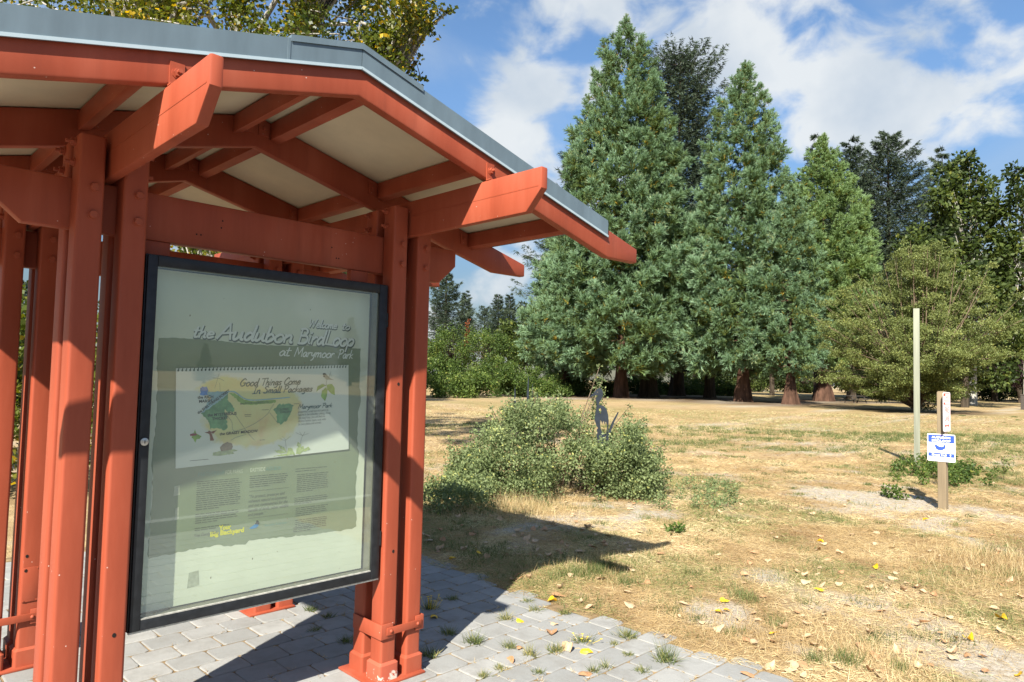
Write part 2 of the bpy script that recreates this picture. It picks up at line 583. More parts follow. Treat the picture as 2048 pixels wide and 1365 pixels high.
def build_ground():
    gx = axis_coords(-1.0, 12.0, .075, 3500.0)
    gy = axis_coords(-5.0, 8.0, .075, 3500.0)
    X, Y = np.meshgrid(gx, gy)
    Z = ground_z(X, Y)
    V = np.stack([X, Y, Z], -1).reshape(-1, 3)
    nx = len(gx)
    i = np.arange(len(gy) - 1)[:, None] * nx + np.arange(nx - 1)[None, :]
    i = i.ravel()
    F = np.stack([i, i + 1, i + nx + 1, i + nx], -1)
    m, t, b = mat_new('dry_grass_ground')
    ab = t.nodes.new('ShaderNodeAttribute'); ab.attribute_name = 'bare'
    ag = t.nodes.new('ShaderNodeAttribute'); ag.attribute_name = 'green'
    n1 = noise(t, .9, 8, .65)
    n2 = noise(t, 14.0, 6, .7, dist=.6)
    n3 = noise(t, 70.0, 4, .7, stretch=(1, .35, 1), dist=1.0)
    thatch = ramp(t, [(.28, (.17, .105, .050)), (.46, (.31, .205, .100)), (.6, (.41, .295, .155)), (.78, (.53, .415, .24))], n2)
    thatch = mixc(t, math_n(t, 'MULTIPLY', n3, .55), thatch, (.54, .425, .235))
    n4 = noise(t, 3.2, 6, .65, dist=.8)
    thatch = mixc(t, ramp(t, [(.42, (0, 0, 0)), (.66, (.75, .75, .75))], n1), thatch, (.235, .155, .080))
    thatch = mixc(t, ramp(t, [(.50, (0, 0, 0)), (.70, (.7, .7, .7))], n4), thatch, (.265, .18, .095))
    thatch = mixc(t, ramp(t, [(.30, (.6, .6, .6)), (.46, (0, 0, 0))], n4), thatch, (.52, .42, .255))
    earth = ramp(t, [(.3, (.30, .255, .20)), (.5, (.42, .38, .315)), (.75, (.52, .485, .42))], noise(t, 24, 6, .65))
    gr = ramp(t, [(.3, (.10, .105, .030)), (.7, (.24, .235, .085))], n2)
    gm_ = ramp(t, [(.38, (.15, .15, .15)), (.60, (1, 1, 1))], noise(t, 2.4, 7, .7, dist=1.2))
    c = mixc(t, math_n(t, 'MULTIPLY', math_n(t, 'MULTIPLY', ag.outputs['Fac'], .62), gm_), thatch, gr)
    adf = t.nodes.new('ShaderNodeAttribute'); adf.attribute_name = 'duff_shade'
    c = mixc(t, math_n(t, 'MULTIPLY', adf.outputs['Fac'], .9), c, ramp(t, [(.3, (.05, .034, .022)), (.7, (.15, .10, .065))], n2))  # shade under the crowns put into the ground colour as dark needle brown
    c = mixc(t, math_n(t, 'MULTIPLY', math_n(t, 'MULTIPLY', ab.outputs['Fac'], .95), ramp(t, [(.34, (.45, .45, .45)), (.56, (1, 1, 1))], noise(t, 9.0, 6, .7))), c, earth)
    t.links.new(c, b.inputs['Base Color'])
    b.inputs['Roughness'].default_value = .95
    b.inputs['Specular IOR Level'].default_value = .08
    h = math_n(t, 'ADD', math_n(t, 'MULTIPLY', n2, 1.0), math_n(t, 'MULTIPLY', n3, .6))
    bump(t, b, h, .8, .03)
    me = np_mesh('ground', V, F, [m], smooth=True)
    for nm, fn in (('bare', bare), ('green', green), ('duff_shade', duff_shade)):
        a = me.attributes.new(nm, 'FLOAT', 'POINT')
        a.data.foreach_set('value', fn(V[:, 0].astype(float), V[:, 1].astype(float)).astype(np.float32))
    tag(mesh_obj('ground', me, None, (0, 0, 0)), 'dry straw coloured meadow with bare earth patches', 'ground', kind='structure')


def build_paving():
    rng = random.Random(5)
    V, F, T = [], [], []
    L, W = .241, .2055
    y0 = 0.0925 - 25 * W
    rows = int((4.3 + 5.0) / W)
    for r in range(rows):
        ya = y0 + r * W
        if ya > 4.2: break
        xoff = (r % 2) * L * .5 + .09
        xend = PAV_X1 + rng.uniform(-.10, .13)
        k = -17
        while True:
            xa = xoff + k * L
            k += 1
            if xa + L * .5 > xend: break
            xb = min(xa + L, max(xend, xa + L * .6))
            g = rng.uniform(.0025, .005)
            cx, cy = (xa + xb) / 2, ya + W / 2
            hx, hy = (xb - xa) / 2 - g, W / 2 - g
            ang = rng.gauss(0, .010)
            tz = rng.gauss(0, .0009); ta, tb = rng.gauss(0, .0035), rng.gauss(0, .0035)
            base = len(V)
            ca, sa = math.cos(ang), math.sin(ang)
            rings = ((0.0, -.05), (0.0, -.005), (.002, -.0016), (.008, 0.0))
            n = 0
            pert = [rng.uniform(-.0025, .0025) for _ in range(16)]
            for inset, z in rings:
                pl = rrect(-hx + inset, hx - inset, -hy + inset, hy - inset, max(.024 - inset * .6, .006), 3)
                n = len(pl)
                for q, (u, v) in enumerate(pl):
                    u += pert[q % 16]; v += pert[(q * 7 + 3) % 16]
                    V.append((cx + u * ca - v * sa, cy + u * sa + v * ca, z + tz + ta * u + tb * v + .004))
            for q in range(len(rings) - 1):
                for i in range(n):
                    F.append((base + q * n + i, base + q * n + (i + 1) % n, base + (q + 1) * n + (i + 1) % n, base + (q + 1) * n + i))
            t_ = rng.random()
            T += [t_] * (n * (len(rings) - 1))
            F.append(tuple(base + (len(rings) - 1) * n + i for i in range(n)))
            T.append(t_)
    me = bpy.data.meshes.new('paving')
    me.from_pydata(V, [], F)
    a = me.attributes.new('tint', 'FLOAT', 'FACE')
    a.data.foreach_set('value', np.array(T, np.float32))
    m, t, b = mat_new('grey_concrete_pavers')
    at_ = t.nodes.new('ShaderNodeAttribute'); at_.attribute_name = 'tint'
    c = ramp(t, [(0, (.200, .205, .198)), (.5, (.245, .248, .238)), (1, (.290, .290, .275))], at_.outputs['Fac'])
    n1 = noise(t, 5, 6, .65)
    c = mixc(t, ramp(t, [(.45, (0, 0, 0)), (.70, (.8, .8, .8))], n1), c, (.165, .16, .145))
    n2 = noise(t, 160, 3, .7)
    c = mixc(t, math_n(t, 'MULTIPLY', n2, .35), c, (.38, .375, .36))
    t.links.new(c, b.inputs['Base Color'])
    b.inputs['Roughness'].default_value = .9
    b.inputs['Specular IOR Level'].default_value = .15
    bump(t, b, math_n(t, 'ADD', n2, math_n(t, 'MULTIPLY', noise(t, 30, 4), 1.5)), .35, .004)
    me.materials.append(m)
    me.polygons.foreach_set('use_smooth', np.ones(len(me.polygons), bool))
    me.set_sharp_from_angle(angle=R(9))
    tag(mesh_obj('paving', me, None, (0, 0, 0)), 'grey rounded concrete pavers laid in running bond', 'paving', kind='structure')
    # soil and moss that fills the joints
    s = MB()
    s.add([(-4.05, -5.05, -.0028), (PAV_X1 + .02, -5.05, -.0028), (PAV_X1 + .02, 4.4, -.0028), (-4.05, 4.4, -.0028)], [(0, 1, 2, 3)])
    jm, jt, jb = mat_new('joint_soil')
    jt.links.new(ramp(jt, [(.3, (.10, .075, .045)), (.5, (.22, .155, .085)), (.72, (.36, .27, .16))], noise(jt, 9, 6, .7)), jb.inputs['Base Color'])
    jb.inputs['Roughness'].default_value = 1
    jb.inputs['Specular IOR Level'].default_value = .05
    s.build('joint_sand', jm, None, (0, 0, 0)).name = 'joint_sand'
    tag(bpy.data.objects['joint_sand'], 'brown sand and soil in the paving joints', 'joint sand', kind='structure')


def build_car_park():
    b = MB()
    b.add([(-60, -60, .012), (30, -60, .012), (30, -4.6, .012), (-60, -4.6, .012)], [(0, 1, 2, 3)])
    m, t, bb = mat_new('worn_asphalt')
    n = noise(t, 90, 4, .7)
    t.links.new(mixc(t, ramp(t, [(.4, (0, 0, 0)), (.8, (.6, .6, .6))], noise(t, .6, 5)), ramp(t, [(.3, (.040, .040, .042)), (.7, (.085, .084, .082))], n), (.11, .105, .10)), bb.inputs['Base Color'])
    bb.inputs['Roughness'].default_value = .9
    bump(t, bb, n, .5, .006)
    tag(b.build('car_park', m, None, (0, 0, 0)), 'worn grey asphalt of the car park behind the photographer', 'asphalt', kind='structure')
    k = MB().box(-60, 30, -4.6, -4.45, -.05, .13)
    tag(k.build('kerb', plain('concrete_kerb', (.36, .355, .33), .9, 0, .15, 6), None, (0, 0, 0), bevel=.015), 'concrete kerb between the paving and the car park', 'kerb', kind='structure')


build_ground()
build_paving()
build_car_park()
# ------------------------------------------------------------------ shelter
PW, PD = .1, .109                                      # one tube post
GX, GY = .0718, .0693                                  # gaps the beams pass through
XL = -1.5732                                           # left corner post pair
XK = -.6507                                            # ridge line
YR = 1.531                                             # front face of the rear posts
YC = (YR + 2 * PD + GY) / 2
CLX, CLY = 2 * PW + GX, 2 * PD + GY
SLOPE = .2547
ZPOST = 2.682


def build_shelter():
    red = M['red']
    root = empty('shelter', (XK, YC, 0), 'red steel open shelter with gabled grey metal roof over the notice board', 'shelter')
    O = WO[root.name]

    # a bolt head and washer, axis along -Y
    def bolt_mesh():
        b = MB()
        hexa = [(.017 * math.cos(R(60 * k + 10)), .017 * math.sin(R(60 * k + 10))) for k in range(6)]
        disc = [(.021 * math.cos(R(24 * k)), .021 * math.sin(R(24 * k))) for k in range(15)]
        b.prism(disc, lambda u, v, w: (u, -w, v), -.001, .004)
        b.prism(hexa, lambda u, v, w: (u, -w, v), .004, .017)
        return b.mesh('bolt', M['red'], smooth=False, bevel=.0015)
    bm_ = bolt_mesh()

    def nut_mesh():
        b = MB()
        hexa = [(.016 * math.cos(R(60 * k)), .016 * math.sin(R(60 * k))) for k in range(6)]
        shaft = [(.008 * math.cos(R(36 * k)), .008 * math.sin(R(36 * k))) for k in range(10)]
        disc = [(.020 * math.cos(R(24 * k)), .020 * math.sin(R(24 * k))) for k in range(15)]
        b.prism(disc, lambda u, v, w: (u, -w, v), -.001, .004)
        b.prism(hexa, lambda u, v, w: (u, -w, v), .004, .018)
        b.prism(shaft, lambda u, v, w: (u, -w, v), .018, .036)
        return b.mesh('bolt', M['red'], smooth=False)
    nm_ = nut_mesh()

    # one post tube: open-looking capped top, rounded corners
    pm = MB().box(-PW / 2, PW / 2, -PD / 2, PD / 2, .02, ZPOST - .004, .014)
    pm.box(-PW / 2 + .006, PW / 2 - .006, -PD / 2 + .006, PD / 2 - .006, ZPOST - .004, ZPOST, .010)
    post_me = pm.mesh('post', red)
    sm = MB()
    e = .0145
    sm.box(-PW / 2 - e, PW / 2 + e, -PD / 2 - e, PD / 2 + e, .016, .104, .016)
    lip = [rrect(-PW / 2 - e, PW / 2 + e, -PD / 2 - e, PD / 2 + e, .016), rrect(-PW / 2 - .001, PW / 2 + .001, -PD / 2 - .001, PD / 2 + .001, .014)]
    n = len(lip[0])
    sm.add([(u, v, .104) for u, v in lip[0]] + [(u, v, .117) for u, v in lip[1]],
           [(i, (i + 1) % n, n + (i + 1) % n, n + i) for i in range(n)])
    mpaint, tp, bp = mat_new('peeling_red_paint')
    src = noise(tp, 16, 6, .7)
    zc = tp.nodes.new('ShaderNodeNewGeometry')
    sp = tp.nodes.new('ShaderNodeSeparateXYZ'); tp.links.new(zc.outputs['Position'], sp.inputs[0])
    low = math_n(tp, 'MULTIPLY', math_n(tp, 'SUBTRACT', .105, sp.outputs[2]), 2.6)
    k = ramp(tp, [(.70, (0, 0, 0)), (.73, (1, 1, 1))], math_n(tp, 'ADD', src, low))
    tp.links.new(mixc(tp, k, (.40, .085, .045), (.60, .55, .47)), bp.inputs['Base Color'])
    bp.inputs['Roughness'].default_value = .55
    sleeve_me = sm.mesh('sleeve', red)
    sleeve_peel = sleeve_me.copy(); sleeve_peel.materials.clear(); sleeve_peel.materials.append(mpaint)

    def cluster(x0, y0, sx, sy, peel=False):
        """four posts; sx, sy point outwards"""
        cs = [(x0 + PW / 2, y0 + PD / 2), (x0 + PW * 1.5 + GX, y0 + PD / 2), (x0 + PW / 2, y0 + PD * 1.5 + GY), (x0 + PW * 1.5 + GX, y0 + PD * 1.5 + GY)]
        for q, (px, py) in enumerate(cs):
            p = mesh_obj('post', post_me, root, (px, py, 0))
            mesh_obj('sleeve', sleeve_peel if (peel and q == 0) else sleeve_me, p, (px, py, 0))
            left, front = q in (0, 2), q in (0, 1)
            for z in (2.462, 2.347):                   # through the tie beam
                o = mesh_obj('bolt', bm_ if front else nm_, p, (px + .011, py + (-PD / 2 if front else PD / 2), z))
                if not front: o.rotation_euler = (0, 0, math.pi)
            for z in (2.655, 2.569):                   # through the eave beam
                o = mesh_obj('bolt', nm_, p, (px + (-PW / 2 if left else PW / 2), py + .02, z))
                o.rotation_euler = (0, 0, R(-90) if left else R(90))
        b = MB().box(x0 - .060, x0 + CLX + .010, y0 - .045, y0 + CLY + .045, .0045, .018)
        b.build('base_plate', red, root, bevel=.003)
        # strap round the left pair, strap on the right post and the flat bar between
        for zc_, ox in ((.288, 0.0),):
            th = .009
            xo, xi = x0 - .004 - th, x0 - .004
            s = MB()
            out = [(x0 + .07, y0 - .004), (x0 - .004, y0 - .004), (x0 - .004, y0 + CLY - .02), (xo, y0 + CLY - .02),
                   (xo, y0 - .004 - .003), (xo + .004, y0 - .004 - th), (x0 + .07, y0 - .004 - th)]
            s.prism(out, lambda u, v, w: (u, v, w), zc_ - .041, zc_ + .041)
            s.build('strap', red, root, bevel=.002)
            s = MB()
            xr = x0 + CLX
            s.prism([(xr - .045, y0 - .004 - th), (xr + .012, y0 - .004 - th), (xr + .012, y0 + .05), (xr + .004, y0 + .05), (xr + .004, y0 - .004), (xr - .045, y0 - .004)],
                    lambda u, v, w: (u, v, w), zc_ - .041, zc_ + .041)
            s.build('strap', red, root, bevel=.002)
            s = MB().box(x0 + .022, x0 + .262, y0 - .0225, y0 - .0145, zc_ - .021, zc_ + .021)
            bar = s.build('link_bar', red, root, bevel=.003)
            for xx in (x0 + .050, x0 + .235):
                o = mesh_obj('rivet', rivet_me, bar, (xx, y0 - .0225, zc_))

    rv = MB()
    for k_ in range(3):
        pass
    prof = [(.0, -.009), (.006, -.0075), (.010, -.003), (.0105, 0.001)]
    vs, fs = [], []
    for r_, yy in prof[1:]:
        for k_ in range(12):
            vs.append((r_ * math.cos(R(30 * k_)), yy, r_ * math.sin(R(30 * k_))))
    vs.append((0, -.009, 0))
    for i in range(2):
        for k_ in range(12):
            fs.append((i * 12 + k_, i * 12 + (k_ + 1) % 12, (i + 1) * 12 + (k_ + 1) % 12, (i + 1) * 12 + k_))
    for k_ in range(12):
        fs.append((36, (k_ + 1) % 12, k_))
    rv.add(vs, fs)
    rivet_me = rv.mesh('rivet', red)

    cluster(0.0, 0.0, 1, -1, peel=True)
    cluster(XL, 0.0, -1, -1)
    cluster(0.0, YR, 1, 1)
    cluster(XL, YR, -1, 1)

    # tie beams across, front and rear, chamfered ends, small holes for the old fixings
    hw = .5608 - XK
    for y0 in (PD + .003, YR + PD + .003):
        z0, z1 = 2.2954, 2.5119
        zc_, xc = 2.408, hw - .125
        pl = [(XK - xc, z0), (XK + xc, z0), (XK + hw, zc_), (XK + hw, z1), (XK - hw, z1), (XK - hw, zc_)]
        MB().prism(pl, lambda u, v, w: (u, w, v), y0, y0 + .0633).build('tie_beam', red, root, bevel=.010)
    # eave beams along, running out under the gable
    ye, zt, zb, zc_, yc_ = -1.027, 2.7311, 2.5201, 2.6254, -.9258
    y2, y2c = 2 * YC - ye, 2 * YC - yc_
    for xb in (.1172, .1172 + XL):
        pl = [(yc_, zb), (y2c, zb), (y2, zc_), (y2, zt), (ye, zt), (ye, zc_)]
        eb = MB().prism(pl, lambda u, v, w: (w, u, v), xb, xb + .047).build('eave_beam', red, root, bevel=.010)
        zs_ = (zt + zb) / 2 + .012                     # weld bead along the middle of each face
        for xa, xw in ((xb - .0012, xb + .0005), (xb + .0465, xb + .0482)):
            MB().box(xa, xw, ye + .02, y2 - .02, zs_ - .003, zs_ + .003).build('weld_bead', red, eb)
    # rafters: gable-shaped frames with chamfered tails
    zk, ztop = 2.9462, 3.121
    tail, tailc = 1.4956 - XK, 1.1813 - XK
    RY = [-.6235, .403, 1.4196, 2.4396]
    RTH = .055
    for y0 in RY:
        pl = []
        for sgn in (1, -1):
            pass
        pl = [(XK, zk), (XK + tailc, zk - SLOPE * tailc), (XK + tail, 2.4825), (XK + tail, ztop - SLOPE * tail),
              (XK, ztop), (XK - tail, ztop - SLOPE * tail), (XK - tail, 2.4825), (XK - tailc, zk - SLOPE * tailc)]
        b = MB()
        h1 = [pl[0], pl[1], pl[2], pl[3], pl[4]]
        h2 = [pl[0], pl[4], pl[5], pl[6], pl[7]]
        n = len(pl)
        vs = [(u, y0, v) for u, v in pl] + [(u, y0 + RTH, v) for u, v in pl]
        f1 = [0, 1, 2, 3, 4]; f2 = [0, 4, 5, 6, 7]
        fs = [tuple(f1), tuple(f2), tuple(i + n for i in f1[::-1]), tuple(i + n for i in f2[::-1])]
        fs += [(i, (i + 1) % n, n + (i + 1) % n, n + i) for i in range(n)]
        b.add(vs, fs)
        b.build('rafter', red, root, bevel=.009)
        for xb in (.1172, .1172 + XL):                 # clip plates on the eave beams
            if y0 in (RY[0], RY[3]):
                q = -1 if y0 == RY[0] else 1
                yy = y0 - .006 if q < 0 else y0 + RTH
                c = MB().box(xb + .010, xb + .062, yy, yy + .006, zt + .002, zt + .098)
                c.box(xb + .004, xb + .066, yy - .03 if q < 0 else yy + .006, yy if q < 0 else yy + .036, zt + .002, zt + .008)
                cp = c.build('clip_plate', red, root)
                o = mesh_obj('bolt', nm_, cp, (xb + .036, yy if q < 0 else yy + .006, zt + .058))
                if q > 0: o.rotation_euler = (0, 0, math.pi)
    # purlins between rafters
    for a, c in zip(RY[:-1], RY[1:]):
        for dx in (-1.585, -.82, -.105, .105, .82, 1.585):
            sgn = 1 if dx > 0 else -1
            zt_ = ztop - SLOPE * abs(dx) - .006
            w_ = .026
            pl = [(XK + dx - w_, zt_ + SLOPE * sgn * w_ - .095), (XK + dx + w_, zt_ - SLOPE * sgn * w_ - .095),
                  (XK + dx + w_, zt_ - SLOPE * sgn * w_), (XK + dx - w_, zt_ + SLOPE * sgn * w_)]
            MB().prism(pl, lambda u, v, w: (u, w, v), a + RTH + .001, c - .001).build('purlin', red, root, bevel=.003)
            for yy, q in ((a + RTH, 1), (c, -1)):
                if abs(dx) > .5 or True:
                    xx = XK + dx - sgn * .062
                    zz = zt_ - .05 + SLOPE * .062
                    mesh_obj('purlin_clip', pclip(zz, q), root, (xx, yy, zz))
    # soffit sheets with a seam, roof sheets above
    he = 1.159 - XK + .02
    yf, yb = -.6375, 2.4396 + RTH + .014
    for sgn in (1, -1):
        b = MB()
        for j, (ya, yb_) in enumerate(zip(RY[:-1], RY[1:])):
            ys = [ya + (.028 if j else .01), (ya + yb_) / 2 + .02, yb_ + (.025 if j < 2 else .04)]
            for q_ in range(2):                        # a lapped seam runs down the slope in the middle of every bay
                o_ = .0025 * q_
                d1 = he - .03
                q = [(XK, ztop + .002 + o_), (XK + sgn * d1, ztop - SLOPE * d1 + .002 + o_), (XK + sgn * d1, ztop - SLOPE * d1 + .010), (XK, ztop + .010)]
                b.prism(q, lambda u, v, w: (u, w, v), ys[q_], ys[q_ + 1] - .0006)
        b.build('soffit', M['ceiling'], root, smooth=False)
    for sgn in (1, -1):
        q = [(XK, ztop + .012), (XK + sgn * he, ztop + .012 - SLOPE * he), (XK + sgn * he, ztop + .040 - SLOPE * he), (XK, ztop + .040)]
        b = MB().prism(q, lambda u, v, w: (u, w, v), yf + .012, yb - .012)
        for k_ in range(9):                            # standing seams
            yy = yf + .1 + (yb - yf - .2) * k_ / 8
            q2 = [(XK + sgn * .12, ztop + .041 - SLOPE * .12), (XK + sgn * he, ztop + .041 - SLOPE * he), (XK + sgn * he, ztop + .058 - SLOPE * he), (XK + sgn * .12, ztop + .058 - SLOPE * .12)]
            b.prism(q2, lambda u, v, w: (u, w, v), yy - .006, yy + .006)
        b.build('roof_sheet', M['roof'], root, smooth=False)
    zf0, zf1 = 3.0623, 3.166
    for sgn in (1, -1):
        for (y0, y1, lipd) in ((yf, yf + .010, -1), (yb - .010, yb, 1)):
            he2 = 1.159 - XK
            q = [(XK + sgn * .0015, zf0), (XK + sgn * he2, zf0 - SLOPE * he2), (XK + sgn * he2, zf1 - SLOPE * he2), (XK + sgn * .0015, zf1)]
            f = MB().prism(q, lambda u, v, w: (u, w, v), y0, y1).build('fascia_flashing', M['roof'], root, smooth=False)
            q = [(XK + sgn * .0015, zf0 - .002), (XK + sgn * he2, zf0 - .002 - SLOPE * he2), (XK + sgn * he2, zf0 + .011 - SLOPE * he2), (XK + sgn * .0015, zf0 + .011)]
            ya = y0 - .005 if lipd < 0 else y1
            MB().prism(q, lambda u, v, w: (u, w, v), ya, ya + .005).build('drip_edge', M['roof_lip'], f, smooth=False)
            if lipd < 0:                               # vertical lap joint in the flashing
                xj = .62
                q = [(XK + sgn * xj, zf0 + .012 - SLOPE * xj), (XK + sgn * (xj + .012), zf0 + .012 - SLOPE * (xj + .012)),
                     (XK + sgn * (xj + .012), zf1 - SLOPE * (xj + .012)), (XK + sgn * xj, zf1 - SLOPE * xj)]
                if sgn < 0:
                    MB().prism([(u + .28, v - SLOPE * -.28) for u, v in q], lambda u, v, w: (u, w, v), y0 - .0022, y0 - .0002).build('lap_joint', M['roof'], f, smooth=False)
    # ridge cap, a little proud of the sheets
    b = MB()
    dcap = .34
    for sgn in (1, -1):
        q = [(XK, zf1 + .001), (XK + sgn * dcap, zf1 + .001 - SLOPE * dcap), (XK + sgn * dcap, zf1 + .013 - SLOPE * dcap), (XK, zf1 + .013)]
        b.prism(q, lambda u, v, w: (u, w, v), yf - .006, yb + .006)
        q = [(XK, zf1 - .014), (XK + sgn * dcap, zf1 - .014 - SLOPE * dcap), (XK + sgn * dcap, zf1 + .001 - SLOPE * dcap), (XK, zf1 + .001)]
        b.prism(q, lambda u, v, w: (u, w, v), yf - .006, yf - .0035)
    b.build('ridge_cap', M['roof'], root, smooth=False)
    # hangers that carry the notice board from the tie beams
    for y0 in (PD + .012, YR + PD + .012):
        for xa in (-1.272, -.1985):
            MB().box(xa, xa + .111, y0, y0 + .045, 2.2225, 2.2952).build('hanger', red, root, bevel=.003)
    # cover plate on the rear left post
    cp = MB().box(-1.392, -1.315, YR - .006, YR - .001, .372, .566).build('cover_plate', red, root, bevel=.002)
    for xx in (-1.385, -1.322):
        for zz in (.380, .558):
            mesh_obj('rivet', rivet_small, cp, (xx, YR - .006, zz))
    # plugged bolt holes seen as dark dots
    hm = MB().prism([(.0075 * math.cos(R(30 * k_)), .0095 * math.sin(R(30 * k_))) for k_ in range(12)], lambda u, v, w: (u, w, v), -.0012, .001).mesh('bolt_hole', M['hole'])
    for (x, y, z) in ((-1.349, -.0004, .595), (.062, -.0004, .72), (-1.377, YR - .0004, .630), (-1.38, YR - .0064, .55), (.062, -.0004, 1.66)):
        mesh_obj('bolt_hole', hm, root, (x, y, z))
    for (x, z) in ((-.93, 2.44), (-.935, 2.405), (-.33, 2.40), (-.30, 2.345), (-.285, 2.345), (-1.05, 2.355), (-1.03, 2.355)):
        o = mesh_obj('bolt_hole', hm, root, (x, PD + .0027, z)); o.scale = (.5, 1, .4)


def pclip(z, q):
    key = 'pclip%d' % q
    if key in _pc: return _pc[key]
    b = MB().box(-.03, .03, 0 if q > 0 else -.006, .006 if q > 0 else 0, -.04, .035)
    b.prism([(.011 * math.cos(R(60 * k)), .011 * math.sin(R(60 * k))) for k in range(6)], lambda u, v, w: (u, w, v), .006 if q > 0 else -.016, .016 if q > 0 else -.006)
    _pc[key] = b.mesh('purlin_clip', M['red'], smooth=False)
    return _pc[key]


_pc = {}
M['hole'] = plain('dark_hole', (.008, .005, .004), .9, 0, .1)
rb = MB()
rb.prism([(.004 * math.cos(R(45 * k)), .004 * math.sin(R(45 * k))) for k in range(8)], lambda u, v, w: (u, w, v), -.003, .001)
rivet_small = rb.mesh('rivet', M['red'])
build_shelter()
# ------------------------------------------------------------------ lettering
GL = {
 'W': (.86, [[(0, .95), (.1, .0), (.33, .8), (.5, 0), (.82, 1)]]),
 'e': (.45, [[(.05, .25), (.36, .32), (.34, .48), (.18, .5), (.04, .25), (.12, 0), (.40, .1)]]),
 'l': (.22, [[(.15, 1), (.05, .1), (.1, 0), (.18, .03)]]),
 'c': (.40, [[(.36, .42), (.22, .5), (.05, .3), (.08, .05), (.2, 0), (.36, .1)]]),
 'o': (.46, [[(.22, .5), (.04, .3), (.08, .02), (.28, 0), (.41, .25), (.34, .47), (.2, .5)]]),
 'm': (.62, [[(.05, .5), (.02, 0)], [(.04, .3), (.2, .5), (.26, .42), (.24, 0)], [(.26, .32), (.42, .5), (.5, .42), (.47, .05), (.56, .02)]]),
 'n': (.44, [[(.05, .5), (.02, 0)], [(.04, .3), (.22, .5), (.32, .42), (.3, .04), (.4, .02)]]),
 't': (.30, [[(.15, .85), (.06, .1), (.12, 0), (.24, .05)], [(-.02, .55), (.3, .58)]]),
 'h': (.42, [[(.12, 1), (.02, 0)], [(.04, .28), (.22, .5), (.32, .4), (.28, .04), (.38, .02)]]),
 'A': (.66, [[(0, 0), (.42, 1), (.55, 0)], [(.12, .33), (.62, .42)]]),
 'u': (.47, [[(.06, .5), (.02, .1), (.1, 0), (.3, .25), (.36, .5)], [(.36, .5), (.34, .06), (.44, .02)]]),
 'd': (.50, [[(.36, .4), (.22, .5), (.04, .25), (.1, 0), (.25, .08), (.38, .4), (.46, 1)], [(.44, .9), (.38, .05), (.46, .02)]]),
 'b': (.42, [[(.12, 1), (.04, .05), (.2, 0), (.36, .2), (.3, .45), (.18, .46), (.06, .3)]]),
 'B': (.56, [[(.1, 1), (.04, 0)], [(.02, .95), (.3, 1), (.42, .8), (.3, .56), (.1, .52)], [(.1, .52), (.42, .5), (.5, .25), (.35, .02), (0, 0)]]),
 'i': (.20, [[(.08, .5), (.04, .06), (.12, .02)], [(.12, .70), (.13, .77)]]),
 'r': (.33, [[(.06, .5), (.03, 0)], [(.05, .28), (.2, .48), (.32, .46)]]),
 'L': (.50, [[(.14, 1), (.06, .05), (.5, 0)]]),
 'p': (.44, [[(.08, .5), (-.02, -.4)], [(.07, .35), (.24, .5), (.38, .35), (.28, .04), (.06, .06)]]),
 'a': (.47, [[(.36, .42), (.22, .5), (.04, .25), (.1, 0), (.24, .05), (.37, .44), (.36, .06), (.45, .02)]]),
 'M': (.76, [[(0, 0), (.14, 1), (.36, .25), (.66, 1), (.66, 0)]]),
 'y': (.44, [[(.05, .5), (.06, .2), (.2, .15), (.36, .5)], [(.38, .5), (.26, -.2), (.08, -.4)]]),
 'P': (.54, [[(.14, 1), (.04, 0)], [(0, .92), (.35, 1), (.5, .75), (.3, .5), (.1, .48)]]),
 'k': (.41, [[(.12, 1), (.03, 0)], [(.34, .5), (.08, .24), (.38, 0)]]),
 'G': (.70, [[(.6, .85), (.4, 1), (.06, .5), (.2, .02), (.5, .1), (.56, .42)], [(.34, .42), (.66, .44)]]),
 'g': (.43, [[(.36, .42), (.2, .5), (.04, .28), (.14, .04), (.36, .42)], [(.38, .5), (.28, -.25), (.02, -.3)]]),
 'T': (.56, [[(0, .92), (.66, 1)], [(.34, .96), (.24, 0)]]),
 's': (.36, [[(.34, .46), (.14, .48), (.12, .3), (.28, .2), (.22, .02), (0, .04)]]),
 'C': (.56, [[(.58, .82), (.42, 1), (.08, .5), (.18, .02), (.52, .14)]]),
 'I': (.44, [[(.1, 1), (.4, 1)], [(.26, 1), (.16, 0)], [(0, 0), (.34, .02)]]),
 'S': (.54, [[(.52, .86), (.34, 1), (.12, .78), (.4, .45), (.34, .06), (.02, .08)]]),
 'K': (.54, [[(.12, 1), (.03, 0)], [(.5, 1), (.1, .45), (.5, 0)]]),
 ' ': (.30, []),
}


def spline(p, n=6):
    if len(p) < 3: return [np.array(q) for q in p]
    P = [np.array(p[0])] + [np.array(q) for q in p] + [np.array(p[-1])]
    out = []
    for i in range(1, len(P) - 2):
        for k in range(n):
            t = k / n
            a, b, c, d = P[i - 1], P[i], P[i + 1], P[i + 2]
            out.append(.5 * (2 * b + (c - a) * t + (2 * a - 5 * b + 4 * c - d) * t * t + (3 * b - a - 3 * c + d) * t ** 3))
    out.append(P[-2])
    return out


SHARP = set('WALMITPk KBi')


